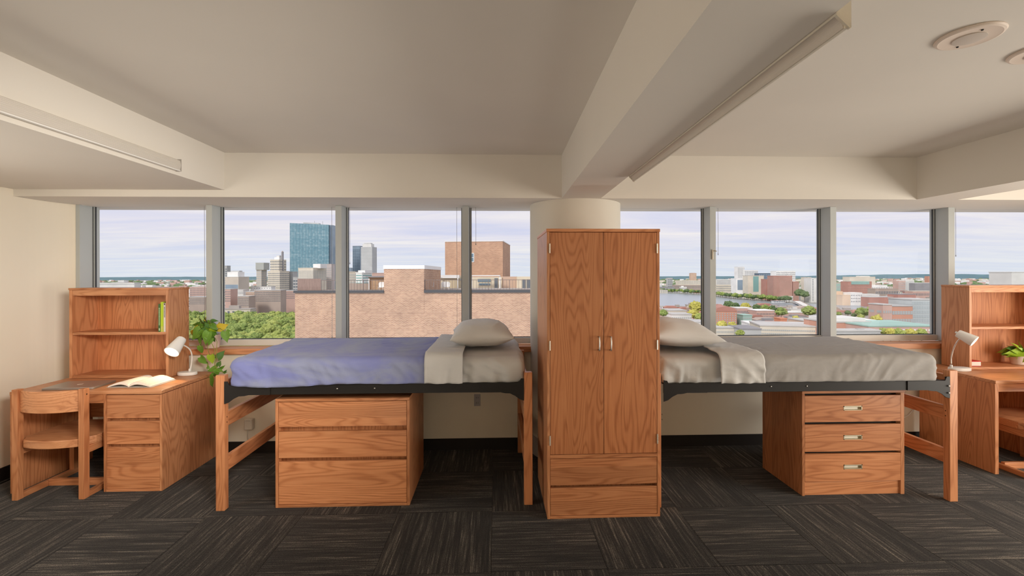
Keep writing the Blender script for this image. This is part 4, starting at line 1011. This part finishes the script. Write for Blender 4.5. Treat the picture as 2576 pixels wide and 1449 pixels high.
B('apartment_slab', 'pale blank slab with windows on its edge right of the big brick slab', 2040, 2060, 700, 1000, PALE, 24, 0, 14, 2, WIN, .25, .5, zwin=(.04, .97)); B('apartment_slab', 'cream slab behind the pale blank slab', 2031, 2041, 698, 1080, CREAM, 24, 0, 12, 3, WINP)
B('low_block', 'long cream university block at the water left of the glass-front block', 1802, 1852, 717, 1350, CREAM, 24, 0, 3, 16, WIN, .55, .4, zwin=(.35, .95)); B('low_block', 'flat-roofed pale block behind the long cream block', 1803, 1847, 703, 1600, PALE, 24, 0, 3, 14, WIN, .6, .45, zwin=(.6, .95))
B('apartment_slab', 'broad brick block with a green glazed top floor, third window from the wardrobe', 2133, 2193, 709, 1080, REDB, 24, 0, 4, 12, WIN, .25, .3, zwin=(.30, .84)); B('glazed_attic', 'green glazed attic storey on the broad brick block', 2142, 2187, 708.4, 1079, GRNC, 20, 0, 1, 12, WING, .7, .6, basez=at_d(2142, 715.5, 1079).z)
B('office_block', 'large blank white block behind the broad brick block', 2137, 2202, 697, 1250, CREAM, 26, 0, 0, 0, boxes=((2168, 2192, 694, PALE, .2, .8),)); B('lab_block', 'white lab block with small square windows at the river bank', 2140, 2169, 737, 900, WHITEB, 22, 0, 3, 7, WIN, .35, .45, zwin=(.2, .92)); B('lab_block', 'low white wing right of the lab block', 2169, 2212, 741, 910, PALE, 22, 0, 1, 6, WIN, .3, .3)
B('low_block', 'orange-cream riverside house left of the lab block', 2104, 2120, 734, 920, flat('apricot', (.70, .52, .37)), 20, 0, 1, 3, WIN, .3, .3); B('low_block', 'second apricot riverside house touching the lab block', 2119, 2139, 743, 900, flat('apricot_pale', (.74, .57, .43)), 16); B('low_block', 'small green-netted block at the left edge of the last full window', 2105, 2120, 715, 1150, GRNC, 20, 0, 3, 4, WINP)
B('apartment_slab', 'pale ribbed slab on the far right ridge', 2278, 2300, 704.5, 1500, PALE, 22, 0, 1, 9, WINP, .5, .9); B('apartment_slab', 'pink slab left of the pale ribbed slab', 2260, 2278, 708, 1500, PINK, 22, 0, 5, 6, WINP); B('apartment_tower', 'small orange tower near the last mullion', 2336, 2346, 695, 2200, ORNG, 22)
B('low_block', 'long white block with a row of square windows right of the broad brick block', 2193, 2232, 718, 1150, WHITEB, 24, 0, 2, 9, WIN, .35, .4, zwin=(.4, .93)); B('low_block', 'dark brick warehouse row beyond the river right bank', 2202, 2260, 727, 1000, BROWN, 22, 0, 2, 14, WIN, .5, .5); B('low_block', 'long low brick shed on the right river bank', 2186, 2259, 748, 860, REDB, 20, 0, 0, 0, roof=PALER)
B('low_block', 'plain brick hall right of the long low brick shed', 2259, 2304, 741, 850, REDB, 24, 0, 0, 0, roof=SLATE); B('low_block', 'long brick arcade row under the pale ribbed slab', 2296, 2350, 733, 1000, PINK, 20, 0, 2, 14, WIN, .4, .5, roof=CREAM); B('low_block', 'low dark hall right of the pale ribbed slab', 2302, 2350, 712, 1300, SLATE, 20, 0, 0, 0, roof=WHITEB)
B('apartment_slab', 'plain white slab rising above the plant hutch at the picture edge', 2545, 2600, 685.5, 420, PALE, 20, 0, 0, 0); 
# --- near side of the river, right windows
B('brick_block', 'large brick block in front of the grey glass block, last full window', 2221, 2244, 767.5, 345, PINK, 14, 0, 5, 4, WINP, .6, .3, 2, PALER, zwin=(.1, .95)); cw2 = B('glass_block', 'large grey curtain-walled block near the last mullion', 2294, 2352, 755, 352, CURT, 22, 0, 12, 9, flat('curtain_pane', (.42, .46, .47), .3), .9, .8, 0, PALER, zwin=(.02, .98))
B('brick_block', 'long orange brick wing linking to the grey curtain-walled block', 2244, 2296, 771, 350, ORNG, 14, 0, 2, 8, WINP, .85, .45, 0, GREYC, zwin=(.62, .95))
B('brick_block', 'low orange brick house with a glazed roof storey, third full window', 2085, 2190, 812, 280, ORNG, 24, 0, 2, 6, WIN, .22, .4, 0, PALER, ((2092, 2182, 801, PALE, .06, .9),), zwin=(.52, .92)); B('low_block', 'pale flat roof with vents below the low orange brick house', 2080, 2215, 834, 240, GREYC, 7, 0, 0, 0, roof=PALER, boxes=((2164, 2180, 828, GREYC, .2, .5), (2125, 2134, 831, GREYC, .2, .4)))
B('low_block', 'long pale-green roofed hall at the foot of the grey curtain-walled block', 2185, 2352, 822, 262, PINK, 30, 0, 1, 18, WHITEB, .5, .5, 0, GRNC, zwin=(.90, .97)); B('low_block', 'white barrel-roofed shed right of the low orange brick house', 2184, 2212, 809, 300, WHITEB, 14, 0, 0, 0)
ap = B('apartment_block', 'red brick apartment house with a gabled top, window right of the wardrobe', 1801, 1850, 783, 430, ORNG, 24, -8, 7, 8, WINP, .4, .6, 0, REDB, zwin=(.48, .96)); hA = at_d(1801, 783, 430).z-GZ; wA = 49*430/F/math.cos(math.radians(8))
MB().prism([(0, hA+.8), (wA, hA+.8), (wA*.9, hA+3.2), (wA*.5, hA+5.0), (wA*.1, hA+3.2)], 'y', .5, 22).build('gable_roof', REDB, ap)
B('brick_block', 'long cream flat-roofed building with slanting parapet lines, lower right view', 1912, 2062, 820, 300, CREAM, 26, -14, 2, 34, WINP, .7, .4, 0, PALER, zwin=(.78, .95)); B('low_block', 'white louvred flat-topped house left of the long flat roof', 1885, 1914, 815, 330, WHITEB, 18, -10, 3, 1, GREYC, .9, .3, 0, WHITEB, zwin=(.8, .98))
B('low_block', 'cream mansion with many windows behind the grey bed, just right of the first right mullion', 1802, 1860, 826, 290, CREAM, 20, 0, 4, 16, WINP, .5, .5, 0, PALER, zwin=(.6, .96)); B('low_block', 'slate-roofed grey house right of the cream mansion', 1862, 1912, 829, 280, GREYC, 20, -6, 0, 0, roof=SLATE); B('low_block', 'pale tall house rows near the wardrobe edge', 1682, 1727, 782, 420, CREAM, 20, 0, 4, 10, WIN, .4, .55, 0, PALER, zwin=(.55, .95))
B('low_block', 'grey-white terrace in front of the yellow trees', 1690, 1740, 792, 390, PALE, 16, 0, 5, 10, WINP, .5, .5, 0, PALER, zwin=(.5, .95)); B('low_block', 'flat pale roof above the half-hidden pillow', 1725, 1775, 812, 330, WHITEB, 20, -8, 0, 0, roof=PALER); B('low_block', 'brick institute with a hipped pale roof near the river', 1855, 1893, 776, 560, PINK, 20, 0, 3, 10, WIN, .4, .5, 0, PALE, zwin=(.45, .9))
B('low_block', 'long brick institute with a white cornice near the river', 1903, 1948, 782, 540, PINK, 20, 0, 2, 12, WIN, .4, .5, 0, WHITEB, zwin=(.5, .9)); B('low_block', 'flat brick house with arched windows near the bridge', 1983, 2026, 787, 520, PINK, 18, 0, 2, 12, WIN, .4, .6, 0, PALE, zwin=(.45, .9)); B('low_block', 'green copper-clad house among the red roofs', 1869, 1892, 794, 430, GRNC, 14, 0, 2, 5, WINP, .5, .5, zwin=(.7, .95))
B('low_block', 'bright orange brick gable end among the roofs', 1964, 1980, 803, 400, flat('bright_orange', (.66, .28, .17)), 10, 0, 0, 0); B('low_block', 'pale brown block with a plain front near the second right mullion', 2020, 2062, 808, 370, TAN, 20, 0, 3, 8, WIN, .3, .3, 0, PALER, zwin=(.6, .92))
# --- bridge
br = thing('road_bridge', 'low road bridge crossing the river at the second right mullion', 'bridge', (0, 0, 0))
P0, P1 = at_z(2003, 757, GZ+5), at_z(2075, 793, GZ+5); dr_ = (P1-P0); br.location = P0; br.rotation_euler.z = math.atan2(dr_.y, dr_.x)
MB().box(0, dr_.length, -7, 7, -1.5, 0).build('deck', PALE, br)
for y in (-7, 6.5): MB().box(0, dr_.length, y, y+.5, 0, 1.2).build('parapet', BROWN, br)
for i in range(5): MB().box(dr_.length*(i+.5)/5-1.5, dr_.length*(i+.5)/5+1.5, -6, 6, -5.2, -1.5).build('pier', PALE, br)
bt = thing('boathouse', 'white boathouse at the river end of the bridge', 'building', at_z(1956, 761, GZ+.2), UR)
MB().box(-9, 17, 0, 8, -.3, 3.2).build('wall', WHITEB, bt); MB().box(-10, 18, -1, 9, 3.2, 3.8).build('roof', GREYC, bt); b = MB(); facade(b, Vector((-9, 0, 0)), Vector((1, 0, 0)), 26, .4, 2.8, 7, 1, .6, .8); b.build('glazing', WIN, bt, fix=False)['kind'] = 'stuff'

# --- rows of small houses too alike to tell apart
def small_proto(m, rm, s):
    t = thing('small_building', None, None); w, dp, h = 16, 12, 10
    MB().box(0, w, 0, dp, 0, h).build('wall', m, t); 
    if s: MB().prism([(-.4, h), (w+.4, h), (w+.4, h+.5), (w*.8, h+2.2), (w*.2, h+2.2), (-.4, h+.5)], 'y', -.3, dp+.3).build('roof', rm, t)
    else: MB().box(-.3, w+.3, -.3, dp+.3, h, h+.7).box(w*.2, w*.55, dp*.3, dp*.7, h+.7, h+2.6).build('roof', rm, t)
    b = MB(); facade(b, Vector((0, 0, 0)), Vector((1, 0, 0)), w, .8, h-.3, 6, 3, .42, .55); facade(b, Vector((w, 0, 0)), Vector((0, 1, 0)), dp, .8, h-.3, 4, 3, .42, .55); facade(b, Vector((0, dp, 0)), Vector((0, -1, 0)), dp, .8, h-.3, 4, 3, .42, .55)
    b.build('glazing', WIN, t, fix=False)['kind'] = 'stuff'
    return t
protos = [small_proto(m, r_, s) for m, r_, s in ((REDB, GRAVEL, 0), (PINK, SLATE, 0), (BROWN, REDB, 1), (WHITEB, PALER, 0), (CREAM, GRAVEL, 0), (PALE, WHITEB, 0), (TAN, BROWN, 1), (ORNG, REDB, 1))]
used = [False]*len(protos)
def small(px, d, k_, label, group, sx=1, sz=1, rz=0):
    P = at_d(px, 700, d)
    if used[k_]: o = copy_tree(protos[k_])
    else: o = protos[k_]; used[k_] = True
    o.location = (P.x, P.y, GZ); o.scale = (sx, 1, sz); o.rotation_euler.z = UR+rz; tag(o, label, 'building', group)
CR_G = flat('far_treetops', (.15, .215, .10), var=.3, sc=.02)
RX = random.Random(3)
GL = ('small low-rise building in the hazy sprawl beyond the park, left view', 'low-rises of the left sprawl'); GR = ('small low-rise building in the sprawl across the river, right view', 'low-rises across the river'); GN = ('small house in the packed rooftops on the near side of the river', 'houses on the near river side')
d = 560
while d < 1500:
    px = 474
    while px < 745:
        w = RX.uniform(1, 2.4)
        small(px+RX.uniform(-6, 6), d*RX.uniform(.97, 1.06), RX.choice((3, 4, 5, 5, 1, 0, 6)), *GL, w, RX.uniform(.8, 1.9), RX.uniform(-.2, .2))
        px += RX.uniform(1.3, 2.3)*w*16*F/d
    d *= 1.25
d = 1480
while d < 2300:
    px = 1655
    while px < 2360:
        w = RX.uniform(1, 2.6)
        small(px+RX.uniform(-5, 5), d*RX.uniform(.97, 1.06), RX.choice((3, 4, 5, 5, 4, 1, 0, 6)), *GR, w, RX.uniform(.8, 2.0), RX.uniform(-.2, .2))
        px += RX.uniform(1.3, 2.6)*w*16*F/d
    d *= 1.24
for px, d_ in [(RX.uniform(2195, 2350), RX.uniform(930, 1400)) for _ in range(30)]: small(px, d_, RX.choice((3, 4, 5, 1, 0)), *GR, RX.uniform(1, 2), RX.uniform(.8, 1.4), RX.uniform(-.1, .1))
for i in range(11):
    d = 350+i*36
    px = 1640+RX.uniform(-10, 0)
    while px < 2215:
        w = RX.uniform(.8, 1.7); yb_ = 692+F*61.6/d
        lim = 774 if px < 1990 else 792
        if yb_ > lim+6 and not (1798 < px < 1852 and d < 440): small(px, d*RX.uniform(.98, 1.02), RX.choice((0, 0, 1, 1, 2, 7, 6, 7, 0, 4, 3)), *GN, w, RX.uniform(.9, 1.5), RX.uniform(-.25, .25))
        px += RX.uniform(1.05, 1.8)*w*16*F/d
for nm, mm, p0_, p1_, da, db, n_ in (('white', WHITEB, 236, 745, 1000, 5200, 130), ('brick', PINK, 236, 745, 1000, 5200, 90), ('white', WHITEB, 1655, 2580, 2300, 5600, 150), ('cream', CREAM, 1655, 2580, 2300, 5600, 110), ('brick', PINK, 1655, 2580, 2300, 5600, 110), ('green', CR_G, 236, 745, 900, 5600, 260), ('green', CR_G, 1655, 2580, 1900, 6000, 420), ('white', WHITEB, 750, 1330, 1900, 5600, 120), ('brick', PINK, 750, 1330, 1900, 5600, 80), ('green', CR_G, 750, 1330, 1900, 5600, 240), ('cream', CREAM, -900, 236, 420, 5000, 260), ('green', CR_G, -900, 236, 300, 5000, 420), ('brick', PINK, 2600, 3600, 380, 780, 60), ('cream', CREAM, 2600, 3600, 1900, 5600, 160), ('green', CR_G, 2600, 3600, 330, 800, 160), ('white', WHITEB, 1330, 1655, 2000, 5600, 90), ('green', CR_G, 1330, 1655, 1900, 5600, 160), ('brick', PINK, 1440, 1655, 330, 800, 60)):
    b = MB()
    for i in range(n_):
        P = at_d(RX.uniform(p0_, p1_), 700, da+(db-da)*RX.random()**1.3); w_, d__, h_ = RX.uniform(14, 60), RX.uniform(10, 30), RX.uniform(7, 20)
        if nm == 'green':
            b.lathe([(1, 0), (1.1, .4), (.8, .8), (.05, 1)], 7, w_*.7, d__*.7, (P.x, P.y, GZ)); n7 = 28
            for q in range(len(b.v)-n7, len(b.v)): b.v[q] = (b.v[q][0], b.v[q][1], GZ+(b.v[q][2]-GZ)*RX.uniform(9, 15))
        else: b.box(P.x, P.x+w_, P.y, P.y+d__, GZ, GZ+h_)
    o = b.build('distant_trees' if nm == 'green' else 'distant_roofs', mm, None, fix=False)
    tag(o, 'hazy far %s too small to tell apart, %s windows' % ({'white': 'white buildings', 'brick': 'pinkish brick buildings', 'cream': 'cream buildings', 'green': 'treetops'}[nm], {-900: 'beyond the far left', 236: 'left', 750: 'brick roof deck', 1330: 'beyond the column,', 1440: 'near houses behind the wardrobe,', 1655: 'right', 2600: 'beyond the far right'}[p0_]), 'trees' if nm == 'green' else 'buildings', None, 'stuff')

# --- trees
def crownmat(name, a, b_):
    m = base(name, a, .9, spec=.1); g = NG(m); v = g.objvec()
    n = g.noise(v, 1.1, 6, .75); g.l(g.ramp(n, [(.36, a), (.62, b_)]), g.b.inputs['Base Color']); g.bump(g.noise(v, 1.6, 4, .7), .9, .8); return m
CR = [crownmat('crown_green', (.13, .19, .055), (.33, .40, .125)), crownmat('crown_light', (.20, .25, .065), (.43, .47, .15)), crownmat('crown_dark', (.07, .115, .055), (.17, .23, .10)), crownmat('crown_yellow', (.30, .285, .06), (.58, .53, .15))]
TRK = base('bark', (.12, .085, .06), .9)
crown_me = []
for sd_ in range(3):
    bm = bmesh.new(); bmesh.ops.create_icosphere(bm, subdivisions=5, radius=1)
    for v in bm.verts:
        n = v.co.normalized(); p = n*1.9+Vector((sd_*9, 0, 0))
        dist = noise.voronoi(p*1.25)[0][0]; d3_ = noise.voronoi(p*3.1)[0][0]
        r_ = 1.08 - .42*dist - .20*d3_ + .16*noise.noise(p*.7) + .05*noise.noise(p*9)
        v.co = n*r_; v.co.z = v.co.z*.82 if v.co.z > 0 else v.co.z*.6
    row = []
    for cm in CR:
        me = bpy.data.meshes.new('crown'); bm.to_mesh(me); me.materials.append(cm); me.polygons.foreach_set('use_smooth', [True]*len(me.polygons)); row.append(me)
    bm.free(); crown_me.append(row)
tk = MB().tube([(0, 0, 0), (.1, 0, 4), (0, .1, 9)], [.45, .35, .2], 7).build('trunk', TRK); trunk_me = tk.data; bpy.data.objects.remove(tk)
def tree(x, y, r_, zc_, k_, label, group):
    t = thing('tree', label, 'tree', (x, y, GZ), random.uniform(0, 6), group)
    o = bpy.data.objects.new('crown', crown_me[random.randrange(3)][k_]); COL.objects.link(o); o.parent = t; o.location = (0, 0, zc_); o.scale = (r_, r_, r_*1.0)
    q = bpy.data.objects.new('trunk', trunk_me); COL.objects.link(q); q.parent = t; q.scale = (1, 1, zc_/9)
d = 300
PT = ('leafy green tree in the park canopy outside the left windows', 'park trees')
while d < 560:
    px = 470
    while px < 748:
        if not (522 < px < 552): 
            P = at_d(px+random.uniform(-5, 5), 700, d*random.uniform(.97, 1.03)); tree(P.x, P.y, random.uniform(6, 8.2), random.uniform(11, 15), random.choice((0, 0, 1, 1, 0)), *PT)
        px += random.uniform(9, 12)*F/d
    d += 11.5
RT_ = ('tree in the row along the far river bank', 'far bank trees')
for i in range(62):
    a = i/61; px = 1655+(1985-1655)*a; yb_ = (735.6+(px-1655)*.062 if px < 1765 else (742.5+(px-1765)*.123 if px < 1850 else 753+(px-1850)*.068))
    P = at_z(px+random.uniform(-2, 2), yb_+random.uniform(-1.6, -.3), GZ); tree(P.x, P.y, random.uniform(6, 9), random.uniform(7, 10), random.choice((0, 2, 2, 0)), *RT_)
for i in range(26):
    px = random.uniform(2100, 2230); P = at_z(px, random.uniform(757, 764), GZ); tree(P.x, P.y, random.uniform(5, 8), random.uniform(6, 9), random.choice((0, 2, 0)), 'tree on the far bank below the lab blocks', 'trees by the lab blocks')
for i in range(46):
    d_ = RX.uniform(330, 700); px = RX.uniform(1660, 2200); yb_ = 692+F*61.6/d_
    if yb_ > 784 or px < 1990: P = at_d(px, 700, d_); tree(P.x, P.y, RX.uniform(3.5, 6), RX.uniform(6, 9), RX.choice((0, 1, 2, 3)), 'small street tree among the near rooftops in the right windows', 'street trees among the roofs')
for px, yc, rpx, d_, k_, la in ((1668, 788, 13, 330, 0, 'dark green tree by the wardrobe edge'), (1752, 773, 20, 420, 3, 'big yellow-green tree left of the first right mullion, upper one'), (1745, 790, 18, 400, 3, 'yellow-green tree below the upper yellow one'), (1760, 798, 14, 380, 1, 'light green tree below the yellow ones'),
        (1834, 768, 15, 620, 2, 'dark round tree beside the gabled apartment house'), (1850, 770, 12, 640, 2, 'second dark tree beside the gabled apartment house'), (1875, 772, 14, 630, 3, 'yellowish riverside tree by the institute roof'), (1905, 775, 13, 620, 2, 'dark riverside tree behind the institute roof'), (1925, 776, 13, 610, 0, 'green riverside tree behind the long institute'), (1942, 777, 12, 620, 2, 'last dark riverside tree before the bridge'),
        (1965, 785, 16, 480, 0, 'green round tree in front of the bridge road'), (2035, 783, 18, 500, 0, 'big green tree beside the bridge'), (2002, 803, 12, 400, 3, 'small yellow tree by the tan block'), (1815, 818, 15, 300, 3, 'yellow-green bush-like tree under the gabled apartment house'), (1842, 820, 14, 300, 3, 'second yellow-green tree under the gabled apartment house'), (1862, 838, 12, 250, 1, 'light tree in front of the grey slate-roofed house'),
        (2170, 786, 17, 420, 0, 'green tree left of the large brick block, left one'), (2192, 784, 17, 410, 0, 'green tree left of the large brick block, middle one'), (2210, 787, 18, 400, 0, 'green tree touching the large brick block'), (2209, 803, 16, 350, 3, 'round yellow-green tree before the large brick block'), (2133, 787, 8, 450, 2, 'small tree alone by the water'), (2148, 793, 7, 430, 2, 'smallest tree by the water'), (2109, 790, 8, 430, 0, 'tree clipped by the second right mullion'),
        (2165, 797, 9, 400, 1, 'small light tree under the green trees'), (2240, 836, 14, 240, 3, 'yellow street tree under the pale-green roof, left one'), (2262, 838, 16, 238, 1, 'light street tree under the pale-green roof, middle one'), (2290, 838, 15, 236, 3, 'yellow street tree under the pale-green roof, right one'), (2318, 836, 13, 240, 1, 'last light street tree before the last mullion'), (2222, 834, 12, 245, 1, 'light street tree beside the flat pale roof'), (2012, 737, 14, 1020, 2, 'dark tree clump beside the pale blank slab'), (2024, 741, 12, 1000, 2, 'second dark tree clump beside the pale blank slab')):
    P = at_d(px, yc, d_); r_ = rpx*d_/F
    tree(P.x, P.y, r_*1.05, P.z-GZ, k_, la, None)
